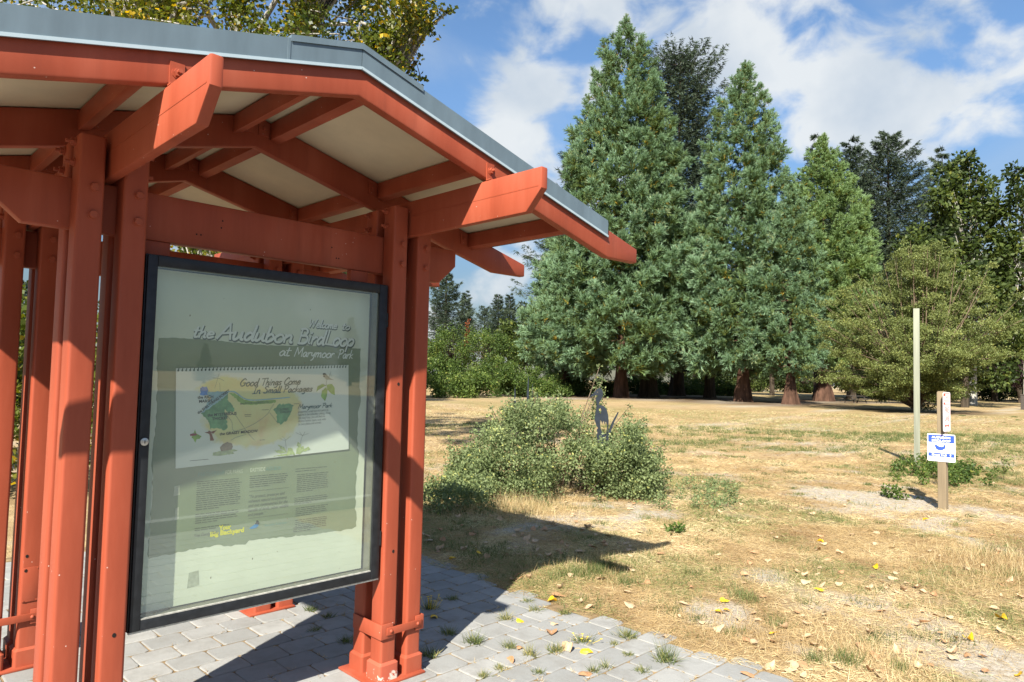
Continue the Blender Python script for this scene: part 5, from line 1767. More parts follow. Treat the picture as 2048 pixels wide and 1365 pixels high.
def build_trees():
    # ---- the row of blue-green sequoias
    G = 'blue green sequoias along the meadow edge'
    D1 = 72.0
    s1 = [(742, 118), (722, 148), (690, 162), (640, 160), (560, 156), (480, 148), (400, 130), (330, 116), (270, 102), (200, 84), (130, 66), (80, 48), (58, 26), (38, 12), (18, 2)]
    sequoia(1243, D1, px_prof(D1, 795, s1), 'tallest blue green sequoia, its pointed top the highest of the row', 11, group=G, tr=.70)
    D2 = 66.0
    s2 = [(748, 88), (728, 116), (700, 122), (640, 122), (560, 116), (480, 106), (400, 94), (330, 82), (250, 68), (185, 50), (145, 26), (110, 2)]
    sequoia(1488, D2, px_prof(D2, 803, s2), 'second tallest sequoia, a narrow blue green spire right of the dark spruce', 12, group=G, tr=.70)
    D3 = 61.0
    s3 = [(752, 44), (732, 72), (690, 72), (620, 66), (540, 60), (470, 48), (410, 32), (365, 5)]
    sequoia(1582, D3, px_prof(D3, 808, s3), 'shortest blue green sequoia with a low skirt, in front of the yellow green one', 13, group=G, tr=.58)
    D4 = 76.0
    s4 = [(735, 60), (700, 90), (640, 98), (560, 98), (480, 92), (420, 78), (350, 56), (300, 30), (262, 3)]
    sequoia(1648, D4, px_prof(D4, 801, s4), 'yellow green sequoia standing behind the shorter one and the olive bush', 14, mat='seq_warm', group=G, tr=.85)
    D5 = 80.0
    s5 = [(760, 50), (720, 84), (660, 86), (600, 72), (520, 52), (450, 28), (400, 4)]
    sequoia(1130, D5, px_prof(D5, 793, s5), 'shaded dark green sequoia tucked against the left side of the tallest one', 15, group=G, tr=.8)
    # ---- dark spruces and firs behind
    D = 86.0
    f1 = [(700, 40), (600, 62), (450, 76), (330, 84), (240, 88), (180, 84), (140, 66), (110, 34), (92, 6)]
    fir(1356, D, px_prof(D, 797, f1), 'broad topped dark spruce rising between the two tallest sequoias', 21, tr=.8, nb=300, per=85, up=.55)
    f0 = [(730, 84), (690, 118), (620, 124), (560, 112), (500, 108), (420, 70), (340, 42), (300, 8)]
    fir(1152, 88.0, px_prof(88.0, 795, f0), 'dark spruce with loose boughs poking out left of the tallest sequoia', 22, tr=.7, nb=240, per=80, up=.2)
    gf = 'dark firs on the right skyline'
    fir(1780, 92.0, px_prof(92.0, 800, [(700, 120), (560, 118), (450, 104), (380, 90), (320, 56), (280, 26), (247, 4)]), 'tallest dark fir of the right skyline, with a wide top', 23, group=gf, tr=.6, nb=300, per=85, up=.28)
    fir(1703, 94.0, px_prof(94.0, 800, [(700, 84), (520, 76), (420, 62), (340, 40), (300, 22), (268, 3)]), 'dark fir directly right of the yellow green sequoia', 24, group=gf, tr=.5, nb=220, per=75, up=.2)
    fir(1636, 98.0, px_prof(98.0, 800, [(700, 70), (500, 56), (400, 40), (320, 20), (262, 3)]), 'slim dark fir tip behind the top of the yellow green sequoia', 25, group=gf, tr=.5, nb=180, per=60)
    fir(1890, 96.0, px_prof(96.0, 800, [(700, 90), (500, 70), (400, 50), (330, 24), (284, 4)]), 'dark fir half hidden behind the leafy right hand tree', 26, group=gf, tr=.5, nb=180, per=70)
    fir(1420, 79.0, px_prof(79.0, 797, [(745, 60), (700, 74), (600, 60), (500, 44), (420, 20), (380, 3)]), 'small dark fir in the gap between the two tallest sequoias', 27, tr=.55, nb=160, per=75)
    fir(1298, 78.0, px_prof(78.0, 797, [(745, 70), (690, 88), (600, 70), (500, 40), (440, 6)]), 'black trunked fir under the right skirt of the tallest sequoia', 28, tr=.85, nb=150, per=75)
    # ---- broad-leaved trees on the right
    rng = np.random.default_rng(5)
    Dr = 70.0; s = Dr / FPX

    def cl(px, rows, depth, r0, r1, thick=.5):
        """clumps filling an outline: rows (picture row, x from, x to)"""
        s = depth / FPX
        out = []
        for y, xa, xb, n in rows:
            for k in range(n):
                xx = xa + (xb - xa) * (k + rng.random()) / n
                off = (xx - px) * s
                dd = rng.uniform(-1, 1) * (xb - xa) * s * thick * .5
                p = RT0 * off + FH * dd
                out.append((p[0], p[1], (800 - y) * s + rng.normal(0, .5), rng.uniform(r0, r1)))
        return out
    rows = [(300, 1925, 1960, 2), (325, 1905, 1975, 3), (350, 1885, 1990, 4), (380, 1870, 1995, 5), (415, 1855, 2000, 6), (450, 1845, 2010, 7), (490, 1840, 2015, 7), (530, 1845, 2020, 7), (570, 1850, 2030, 7)]
    clump_tree(at(1945, 72), cl(1945, rows, 72, 1.0, 1.7), 'green broadleaf tree with a rounded two lobed top on the right skyline', 31, 'maple', leaf=(.50, .34), per=150,
               trunk=[([(0, 0, -.2), (.2, 0, 5), (0, .2, 11), (.3, .1, 17)], [.45, .36, .26, .12])], bark_='pale_bark', outward=.7)
    rows = [(330, 2030, 2050, 2), (365, 2010, 2070, 3), (400, 1995, 2090, 4), (440, 1985, 2110, 5), (490, 1980, 2120, 6), (540, 1985, 2130, 6), (600, 1990, 2130, 6), (660, 2000, 2120, 5)]
    clump_tree(at(2055, 70), cl(2055, rows, 70, 1.0, 1.6), 'green broadleaf tree cut by the right edge of the picture', 32, 'maple', leaf=(.48, .33), per=140,
               trunk=[([(0, 0, -.2), (.1, 0, 6), (.3, 0, 16)], [.4, .3, .12])], bark_='pale_bark', outward=.7)
    rows = [(470, 1800, 1900, 4), (520, 1790, 1990, 7), (560, 1800, 2030, 8), (600, 1840, 2050, 8), (640, 1880, 2060, 7), (690, 1900, 2060, 6), (730, 1930, 2060, 4)]
    clump_tree(at(1930, 64), cl(1930, rows, 64, 1.0, 1.6, .3), 'lower dark leafy tree directly behind the olive bush', 33, 'maple', leaf=(.42, .29), per=140,
               trunk=[([(0, 0, -.2), (.1, 0, 4), (.3, 0, 10)], [.35, .28, .12])], outward=.7, tint_c=.2)
    # ---- olive hawthorn-like bush tree with layered sprays
    Dh = 48.6; s = Dh / FPX; rh = np.random.default_rng(8)
    prf = [(810, 60), (775, 130), (740, 175), (700, 192), (650, 190), (600, 170), (550, 130), (515, 75), (490, 20)]
    cls, tr = [], []
    for k in range(150):
        y = rh.uniform(495, 790) if k > 14 else rh.uniform(478, 520)
        hw = np.interp(-y, [-p[0] for p in prf], [p[1] for p in prf]) * s
        a = k * 2.399963 + rh.normal(0, .3)
        skew = (-16 if y > 640 else 4) * s
        rad = hw * rh.uniform(.72, 1.10) * (1 + .10 * math.sin(a * 3 + y * .02) + .07 * math.sin(a * 7))
        e = RT0 * (math.cos(a) * rad + skew) + FH * math.sin(a) * rad
        e = np.array([e[0], e[1], (822 - y) * s])
        st = np.array([.25 * math.cos(a), .25 * math.sin(a), rh.uniform(.2, 1.4)])
        mid = st * .45 + e * .55 + np.array([0, 0, .35 * rad * .3]) + rh.normal(0, .2, 3)
        tr.append(([tuple(st), tuple(mid), tuple(e)], [.055, .035, .008]))
        for q in np.linspace(.42, 1.0, 6):
            c = (st * (1 - q) ** 2 + 2 * mid * q * (1 - q) + e * q * q) + rh.normal(0, .30, 3) * np.array([1, 1, .5])
            cls.append((c[0], c[1], c[2], rh.uniform(.38, .85) * (1.15 - .35 * q)))
    for k in range(5):
        a = k * 1.26; tr.append(([(.12 * math.cos(a), .12 * math.sin(a), -.1), (.4 * math.cos(a), .4 * math.sin(a), 1.2), (.9 * math.cos(a + .2), .9 * math.sin(a + .2), 3.0)], [.13, .10, .06]))
    clump_tree(at(1832, Dh), cls, 'wide rounded olive green bush tree with many thin stems behind the tall post', 34, 'haw', name='bush_tree', leaf=(.125, .07), per=165, trunk=tr, bark_='twig', flat_=.45, outward=.45, fill=.6, tint_c=.15, limb=False)
    # ---- purple-leaved tree at the far right
    rp = np.random.default_rng(3)
    clump_tree(at(2040, 92), ball(rp, 40, 3.6, 3.6, 2.6, 5.2, .8, 1.3, .6), 'small purple leaved tree with a dark forked trunk at the right edge', 35, 'purple', leaf=(.32, .22), per=170,
               trunk=[([(0, 0, -.1), (.2, 0, 1.6), (1.0, .2, 4)], [.25, .2, .1]), ([(0, 0, .8), (-.6, .2, 2.4), (-1.4, 0, 4.4)], [.2, .16, .08])])
    # ---- far background, left gap
    gb = 'trees beyond the bramble thicket'
    fir(890, 118, px_prof(118, 790, [(740, 70), (660, 52), (610, 34), (570, 14), (552, 3)]), 'large dark conifer beside the right post of the shelter, beyond the thicket', 41, group=gb, tr=.6, nb=150, per=70, blade=(.36, .06))
    fir(930, 135, px_prof(135, 790, [(720, 26), (660, 20), (625, 10), (597, 2)]), 'thin pointed fir right of the large far conifer', 42, group=gb, tr=.4, nb=100, per=50, blade=(.36, .06))
    fir(995, 140, px_prof(140, 790, [(720, 34), (660, 22), (630, 13), (603, 2)]), 'pointed fir, taller of the middle pair beyond the thicket', 43, group=gb, tr=.4, nb=110, per=50, blade=(.36, .06))
    fir(1018, 142, px_prof(142, 790, [(720, 34), (650, 18), (620, 9), (600, 2)]), 'pointed fir just left of the round far tree', 44, group=gb, tr=.4, nb=100, per=50, blade=(.36, .06))
    fir(968, 150, px_prof(150, 790, [(720, 40), (665, 26), (640, 14), (628, 3)]), 'short far fir between the thin fir and the middle pair', 45, group=gb, tr=.4, nb=80, per=50, blade=(.36, .06))
    rb = np.random.default_rng(17)
    clump_tree(at(1045, 110), ball(rb, 46, 4.2, 4.2, 4.6, 9.0, 1.0, 1.7, .6), 'round dark green far tree left of the shaded spruce', 46, 'maple', leaf=(.5, .34), per=120, group=gb, trunk=[([(0, 0, -.1), (0, 0, 5), (.2, 0, 10)], [.35, .3, .1])])
    clump_tree(at(905, 98), ball(rb, 40, 4.5, 4.0, 3.4, 5.6, .9, 1.5, .6), 'rounded light green tree low beside the shelter post, beyond the thicket', 47, 'bramble', leaf=(.24, .17), per=230, group=gb, trunk=[([(0, 0, -.1), (0, 0, 2), (.2, 0, 5)], [.2, .2, .08])])
    clump_tree(at(985, 96), ball(rb, 40, 4.8, 4.0, 3.4, 5.4, .9, 1.5, .6), 'light green broad bush under the pointed far firs', 48, 'bramble', leaf=(.24, .17), per=230, group=gb, trunk=[([(0, 0, -.1), (0, 0, 2), (.2, 0, 5)], [.2, .2, .08])])
    clump_tree(at(934, 100), [(.15 * math.sin(k * 2), .1 * math.cos(k * 3), 6.8 + k * .45, .42 - k * .03) for k in range(8)], 'narrow rust red sapling among the light green bushes', 49, 'rust', name='red_sapling', leaf=(.20, .11), per=45, trunk=[([(0, 0, -.1), (0, 0, 9.5)], [.08, .03])])
    # bramble mounds
    gm = 'bramble mounds along the meadow edge'
    names = ['bramble mound beside the right shelter post, mostly in shade', 'bramble mound under the light green bushes', 'bramble mound reaching under the shaded dark sequoia',
             'bramble mound behind the heron cutout', 'bramble mound seen between the black trunks', 'bramble mound right of the black trunks', 'bramble mound furthest right, beside the bright trunk']
    for k, (px, dep, rx, h) in enumerate([(880, 60, 4.6, 3.9), (975, 66, 4.6, 3.6), (1065, 72, 4.2, 2.6), (1160, 80, 4.6, 2.5), (1268, 92, 4.6, 2.5), (1345, 94, 5.0, 2.6), (1420, 96, 4.2, 2.4)]):
        cs = []
        for q in range(90):
            a = rb.uniform(0, 6.283); rd = rx * rb.random() ** .5
            top = h * (1 - (rd / rx) ** 2 * .8)
            p = RT0 * math.cos(a) * rd + FH * math.sin(a) * rd * .7
            cs.append((p[0], p[1], rb.uniform(.2, 1.08) * top, rb.uniform(.3, .85)))
        clump_tree(at(px, dep), cs, names[k], 60 + k, 'bramble', name='bramble_bush', cat='bush', group=gm, leaf=(.17, .12), per=190, trunk=[([(0, 0, -.1), (0, 0, .8)], [.06, .04])], bark_='twig', limb=False, outward=.8)
    clump_tree(at(600, 43), ball(rb, 60, 5.5, 5.0, 5.0, 8.6, 1.0, 1.8, .6), 'dense leafy tree hidden behind the shelter, its shade falling on the brambles', 55, 'maple', leaf=(.26, .18), per=260, trunk=[([(0, 0, -.1), (0, 0, 4), (.2, 0, 9)], [.35, .3, .1])])
    gd = 'dark trees filling in behind the sequoias'
    for k, (px, dep, yt, hw, lab) in enumerate(((1395, 104, 470, 60, 'dark leafy tree low in the gap between the two tallest sequoias'), (1545, 108, 470, 60, 'dark leafy tree behind the second tallest and shortest sequoias'), (1700, 104, 420, 66, 'dark leafy tree behind the yellow green sequoia and the olive bush'),
                                                (1790, 108, 440, 80, 'dark leafy tree straight above the olive bush'), (1880, 104, 430, 70, 'dark leafy tree between the firs and the two lobed tree'), (1990, 100, 470, 70, 'dark leafy tree behind the two lobed tree, toward the right edge'), (2080, 96, 480, 70, 'dark leafy tree beyond the right edge'))):
        sc_ = dep / FPX; h = (795 - yt) * sc_
        clump_tree(at(px, dep), ball(rb, 55, hw * sc_, hw * sc_ * .8, h * .44, h * .55, 1.2, 2.2, .55), lab, 140 + k, 'maple', leaf=(.40, .27), per=230, group=gd, trunk=[([(0, 0, -.1), (0, 0, h * .4), (.2, 0, h * .7)], [.4, .3, .1])])
    # ---- woodland that closes the meadow behind and round the sides
    gw = 'distant trees that close off the meadow'
    k = 0
    for px, dep, kind, h in ((1455, 175, 1, 15), (1520, 180, 0, 17), (1580, 170, 1, 14), (1640, 185, 0, 18), (1700, 165, 1, 13), (1765, 172, 1, 14), (1830, 180, 0, 17), (1900, 168, 1, 13), (1965, 176, 0, 17), (2040, 170, 1, 14), (2110, 165, 1, 14), (1390, 185, 1, 15)):
        lab = ('distant %s, %s' % ('fir' if kind == 0 else 'leafy tree', ['behind the second sequoia trunk', 'behind the gap right of that trunk', 'behind the shortest sequoia trunk', 'behind the yellow green sequoia trunk', 'beyond the picnic table', 'left of the olive bush stems',
               'straight behind the olive bush', 'right of the olive bush stems', 'behind the low dark shed', 'at the right edge beyond the purple tree', 'just past the right edge', 'behind the small dark fir trunk'][k]))
        if kind:
            clump_tree(at(px, dep), ball(rb, 44, 8.0, 5.0, h * .46, h * .48, 1.5, 2.6, .6), lab, 80 + k, 'maple', leaf=(.75, .5), per=100, group=gw, trunk=[([(0, 0, -.1), (0, 0, h * .4), (.2, 0, h * .7)], [.4, .3, .1])])
        else:
            fir(px, dep, [(1.5, 4.5), (h * .4, 3.4), (h * .75, 1.6), (h, .1)], lab, 80 + k, group=gw, tr=.4, nb=110, per=55, blade=(.55, .12))
        k += 1
    for k, (px, dep, hw, h, lab) in enumerate(((1905, 112, 5.5, 8.5, 'dense dark bush low behind the olive bush tree, right side'), (1985, 108, 5.5, 8.0, 'dense dark bush left of the purple leaved tree'), (2065, 110, 6.0, 8.5, 'dense dark bush behind the purple leaved tree'),
                                                     (1745, 112, 5.5, 7.5, 'dense dark bush seen under the left side of the olive bush tree'), (1600, 150, 7.0, 6.0, 'dense dark bush across the meadow behind the shortest sequoia'), (1500, 150, 7.0, 6.0, 'dense dark bush across the meadow behind the second trunk'))):
        clump_tree(at(px, dep), ball(rb, 60, hw, hw * .7, h * .5, h * .48, .9, 1.7, .5), lab, 170 + k, 'maple', name='dark_bush', cat='bush', leaf=(.34, .24), per=150, group='dark bushes closing the far side', trunk=[([(0, 0, -.1), (0, 0, h * .5)], [.15, .08])])
    # trees across the car park, behind the photographer (their reflection shows in the glass)
    for k, (x, y, h) in enumerate(((56, -90, 13.5), (75, -88, 7), (38, -100, 7.5), (16, -104, 7), (90, -70, 9), (-54, -60, 15), (-58, -8, 15), (80, -26, 13))):
        o = fir(1024, 10, [(1.2, h * .27), (h * .35, h * .22), (h * .7, h * .11), (h, .1)], 'conifer across the car park, number unseen', 110 + k, tr=.4, nb=130, per=60, blade=(.36, .06)) if k == 0 else copy_tree(first)
        if k == 0: first = o
        o.location = (x, y, 0); o.scale = (h / 17 * (1 + .06 * (k % 3)),) * 2 + (h / 17,); o.rotation_euler = (0, 0, k * 1.3)
        o['label'] = ['tall conifer across the car park, mirrored in the notice board glass', 'conifer behind the camera, right of the mirrored one', 'conifer behind the camera at the back of the car park', 'dark conifer behind the camera to the left',
                      'conifer beyond the open ground to the right rear', 'conifer left of the shelter across the lawn', 'conifer far left of the shelter', 'lone conifer far out on the right rear'][k]
        o['group'] = 'conifers across the car park'
    for k, (px, dep, h) in enumerate(((-260, 120, 16), (40, 135, 19), (300, 128, 15), (520, 140, 18), (730, 132, 16))):
        o = copy_tree(first)
        q = at(px, dep)
        o.location = (q[0], q[1], 0); o.scale = (h / 13.5, h / 13.5, h / 13.5); o.rotation_euler = (0, 0, k * 2.1)
        o['label'] = ['distant conifer far left, beyond the lawn behind the shelter', 'taller distant conifer seen past the left posts of the shelter', 'distant conifer hidden behind the left half of the notice board', 'tall distant conifer hidden behind the right half of the notice board', 'distant conifer hidden behind the right posts of the shelter'][k]
        o['group'] = 'conifers beyond the lawn'


def build_cottonwood():
    """yellowing cottonwood whose boughs hang over the shelter roof"""
    rng = np.random.default_rng(44)
    base = at(395, 13.0)
    cls = []
    D = 12.0

    def put(px, y, dep, r):
        d = FH * 1.0 + RT0 * ((px - 1024) / FPX)
        z = CAM[2] + (760 - y + (px - 1024) * .0226) / FPX * dep
        p = CAM + d * dep
        cls.append((p[0] - base[0], p[1] - base[1], z - base[2], r))
    for k in range(150):
        px = rng.uniform(140, 800); y = rng.uniform(-420, 130)
        lim = np.interp(px, [140, 260, 520, 700, 800], [60, 60, 110, 150, 150])
        if y > lim: y = lim - rng.uniform(0, 80)
        put(px, y, rng.uniform(10.5, 15.5), rng.uniform(.30, .62))
    for k in range(40):                                # sprays at the right end of the boughs
        px = rng.uniform(700, 835); y = rng.uniform(-160, 150) if px < 790 else rng.uniform(-160, 60)
        put(px, y, rng.uniform(11, 13.5), rng.uniform(.20, .36))
    for px, y in ((850, 20), (872, 8), (846, 48), (858, 0), (822, 105), (800, 128), (826, 148), (812, 138), (842, 30), (884, 2)):
        put(px, y, 12.0, .11)
    for k in range(40):
        put(rng.uniform(-240, 430), rng.uniform(-300, 560), rng.uniform(13, 18), rng.uniform(.4, .8))
    for k in range(22):
        put(rng.uniform(330, 450), rng.uniform(430, 560), rng.uniform(12, 15), rng.uniform(.2, .4))
    b = lambda px, y, dep: tuple(CAM + (FH + RT0 * ((px - 1024) / FPX)) * dep + np.array([0, 0, (760 - y + (px - 1024) * .0226) / FPX * dep]) - base)
    trunk = [([b(392, 900, 13), b(405, 480, 13), b(440, 40, 13), b(452, -260, 13), b(470, -520, 13)], [.20, .15, .085, .07, .04]),
             ([b(400, 520, 13), b(450, 120, 12.8), b(545, -60, 12.6), b(640, -200, 12.4)], [.08, .06, .045, .02]),
             ([b(436, 60, 13), b(560, 40, 12.5), b(700, 30, 12.2), b(800, 70, 12)], [.05, .04, .03, .012]),
             ([b(430, 90, 13), b(380, 0, 12.6), b(300, -60, 12.4), b(200, 10, 12)], [.05, .04, .03, .012]),
             ([b(360, 980, 14), b(372, 500, 14), b(330, 200, 14), b(280, -120, 14)], [.15, .11, .08, .04])]
    clump_tree(base, cls, 'yellowing cottonwood tree with pale forked trunk behind the shelter roof', 45, 'cotton', name='cottonwood_tree', leaf=(.078, .062), per=270, trunk=trunk, bark_='pale_bark', limb=True, outward=.25, fill=.45)
    # twigs to the spray ends: part of the trunk mesh above, plus a leafy bush lower down behind the shelter
    r2 = np.random.default_rng(9)
    cs = ball(r2, 60, 1.7, 1.4, 1.3, 1.5, .3, .55, .4, .3)
    clump_tree(at(60, 9.5), cs, 'leafy yellow green bush behind the left posts of the shelter', 46, 'cotton', name='leafy_bush', cat='bush', leaf=(.09, .06), per=150, trunk=[([(0, 0, -.05), (0, 0, 1.4)], [.05, .03])], bark_='twig', limb=False)
    cs = ball(r2, 70, 2.2, 1.6, 1.4, 1.5, .35, .6, .4, .3)
    clump_tree(at(-120, 12.0), cs, 'dark green bush further left behind the shelter', 47, 'maple', name='leafy_bush', cat='bush', leaf=(.12, .08), per=150, trunk=[([(0, 0, -.05), (0, 0, 1.4)], [.05, .03])], bark_='twig', limb=False)


build_trees()
build_cottonwood()
# ------------------------------------------------------------------ shrub, weeds, straw, fallen leaves
def view_xy(rng, n, d0, d1, x0, x1, power=1.0):
    """random ground spots in the wedge in front of the photographer, even per square metre when power = 1"""
    d = np.sqrt(d0 ** 2 + (d1 ** 2 - d0 ** 2) * rng.random(n) ** power)
    x = x0 + (x1 - x0) * rng.random(n)
    s = (x - 1024) / FPX * d
    p = CAM[None, :2] + FH[None, :2] * d[:, None] + RT0[None, :2] * s[:, None]
    return p[:, 0], p[:, 1], d


def build_shrub():
    rng = np.random.default_rng(71)
    base = at(1100, 10.9)

    def fill(px0, px1, ytop, dep0, dep1, n, r0, r1, ybot=985, anchor=1100):
        out = []
        for k in range(n):
            px = rng.uniform(px0, px1); dep = rng.uniform(dep0, dep1)
            yt = np.interp(px, [q[0] for q in ytop], [q[1] for q in ytop]) + rng.uniform(-6, 14)
            zt = CAM[2] + (758 + (px - 1024) * .0226 - yt) / FPX * dep
            z = max(.12, zt * rng.random() ** .65 - .1)
            p = at(px, dep, z) - base
            out.append((p[0], p[1], z, rng.uniform(r0, r1)))
        return out
    top = [(905, 925), (935, 895), (965, 860), (1000, 806), (1050, 784), (1090, 790), (1130, 786), (1160, 806), (1180, 832), (1215, 860), (1240, 862), (1265, 832), (1290, 856), (1310, 900), (1340, 945)]
    cs = fill(905, 1320, top, 9.8, 11.9, 330, .10, .24)
    cs += fill(1180, 1300, [(1180, 868), (1240, 880), (1330, 876)], 10.0, 10.6, 60, .09, .18)
    cs += fill(950, 1120, [(950, 900), (1120, 880)], 9.5, 10.2, 60, .12, .2)
    # long arching shoots that stand clear of the mass
    shoots = []
    for px, yt, dep in ((1200, 735, 11.6), (1207, 760, 11.5), (1195, 775, 11.5), (1262, 812, 11.0), (1020, 785, 10.8), (1068, 780, 11), (1290, 835, 10.8), (985, 815, 10.6), (1330, 890, 10.6), (1345, 935, 10.4), (905, 880, 10.4)):
        z = CAM[2] + (758 + (px - 1024) * .0226 - yt) / FPX * dep
        p = at(px, dep, z) - base
        for q in range(4):
            cs.append((p[0] * (1 - q * .02), p[1] * (1 - q * .02), z * (1 - .10 * q), .06 + .03 * q))
        foot = at(1100 + (px - 1100) * .45, 10.9) - base
        shoots.append(([(foot[0], foot[1], -.05), (foot[0] * .6 + p[0] * .4, foot[1] * .6 + p[1] * .4, z * .6), (p[0], p[1], z)], [.012, .009, .004]))
    for k in range(34):
        c = cs[int(rng.integers(0, 300))]
        foot = np.array([c[0] * .5 + rng.normal(0, .12), c[1] * .5 + rng.normal(0, .12), -.05])
        shoots.append(([tuple(foot), (c[0] * .8, c[1] * .8, c[2] * .55), (c[0], c[1], c[2] + .1)], [.010, .008, .003]))
    clump_tree(base, cs, 'tangled grey green wild rose shrub growing round the steel heron', 72, 'rose', name='rose_shrub', cat='shrub', leaf=(.040, .024), per=112, trunk=shoots, bark_='twig', limb=False, outward=.35, fill=.6, tint_c=.13)
    # low weeds at its left foot, partly in the roof's shade
    b2 = at(905, 9.4)
    cs = []
    for k in range(110):
        px = rng.uniform(840, 1000); dep = rng.uniform(8.6, 10.4)
        h = np.interp(px, [840, 900, 960, 1000], [.16, .30, .42, .35]) * rng.random() ** .8
        p = at(px, dep, max(.04, h)) - b2
        cs.append((p[0], p[1], max(.05, h), rng.uniform(.08, .17)))
    clump_tree(b2, cs, 'low spreading green weeds left of the rose shrub, half in the roof shadow', 73, 'rose', name='low_weeds', cat='weeds', leaf=(.045, .022), per=52, trunk=[([(0, 0, -.03), (0, 0, .25)], [.008, .004])], bark_='twig', limb=False, outward=.5)
    b3 = at(1385, 10.2)
    cs = []
    for k in range(60):
        px = rng.uniform(1290, 1480); dep = rng.uniform(9.3, 11.6)
        p = at(px, dep, .08) - b3
        cs.append((p[0], p[1], rng.uniform(.03, .16), rng.uniform(.06, .12)))
    clump_tree(b3, cs, 'thin trailing green weeds spreading right of the rose shrub', 74, 'rose', name='low_weeds', cat='weeds', leaf=(.036, .020), per=45, trunk=[([(0, 0, -.03), (0, 0, .15)], [.006, .003])], bark_='twig', limb=False, outward=.5)
    # weeds round the posts
    b4 = at(1880, 14.2)
    cs = []
    for k in range(120):
        px = rng.uniform(1775, 2010); dep = rng.uniform(12.2, 15.4) - (px - 1880) * .004
        p = at(px, dep, .1) - b4
        near = math.exp(-((px - 1868) / 60.0) ** 2)
        if rng.random() > .35 + near: continue
        cs.append((p[0], p[1], rng.uniform(.02, .08 + .24 * near), rng.uniform(.06, .16)))
    clump_tree(b4, cs, 'green leafy weeds round the foot of the tall post and behind the signpost', 75, 'bramble', name='low_weeds', cat='weeds', leaf=(.060, .034), per=42, trunk=[([(0, 0, -.03), (0, 0, .3)], [.008, .004])], bark_='twig', limb=False, outward=.5)
    lab = ['small upright weed sprig left of the signpost', 'small upright weed sprig nearer the signpost', 'dark upright dock weed at the right edge', 'small round green weed right of the roof shadow tip']
    for k, (px, dep, h) in enumerate(((1775, 10.9, .16), (1797, 10.7, .17), (2005, 13.4, .42), (1358, 8.0, .06))):
        q = at(px, dep)
        cs = [(rng.normal(0, .05), rng.normal(0, .05), h * rng.uniform(.2, 1), .05) for _ in range(12)]
        clump_tree(q, cs, lab[k], 76 + k, 'bramble' if k != 2 else 'haw', name='weed_sprig', cat='weed', leaf=(.05, .03), per=14, trunk=[([(0, 0, -.02), (.01, 0, h)], [.004, .002])], bark_='twig', limb=False, outward=.7)


def on_ground(x, y):
    inside = (x < PAV_X1 + .05) & (y < 4.4)
    return np.where(inside, .002, ground_z(x, y))


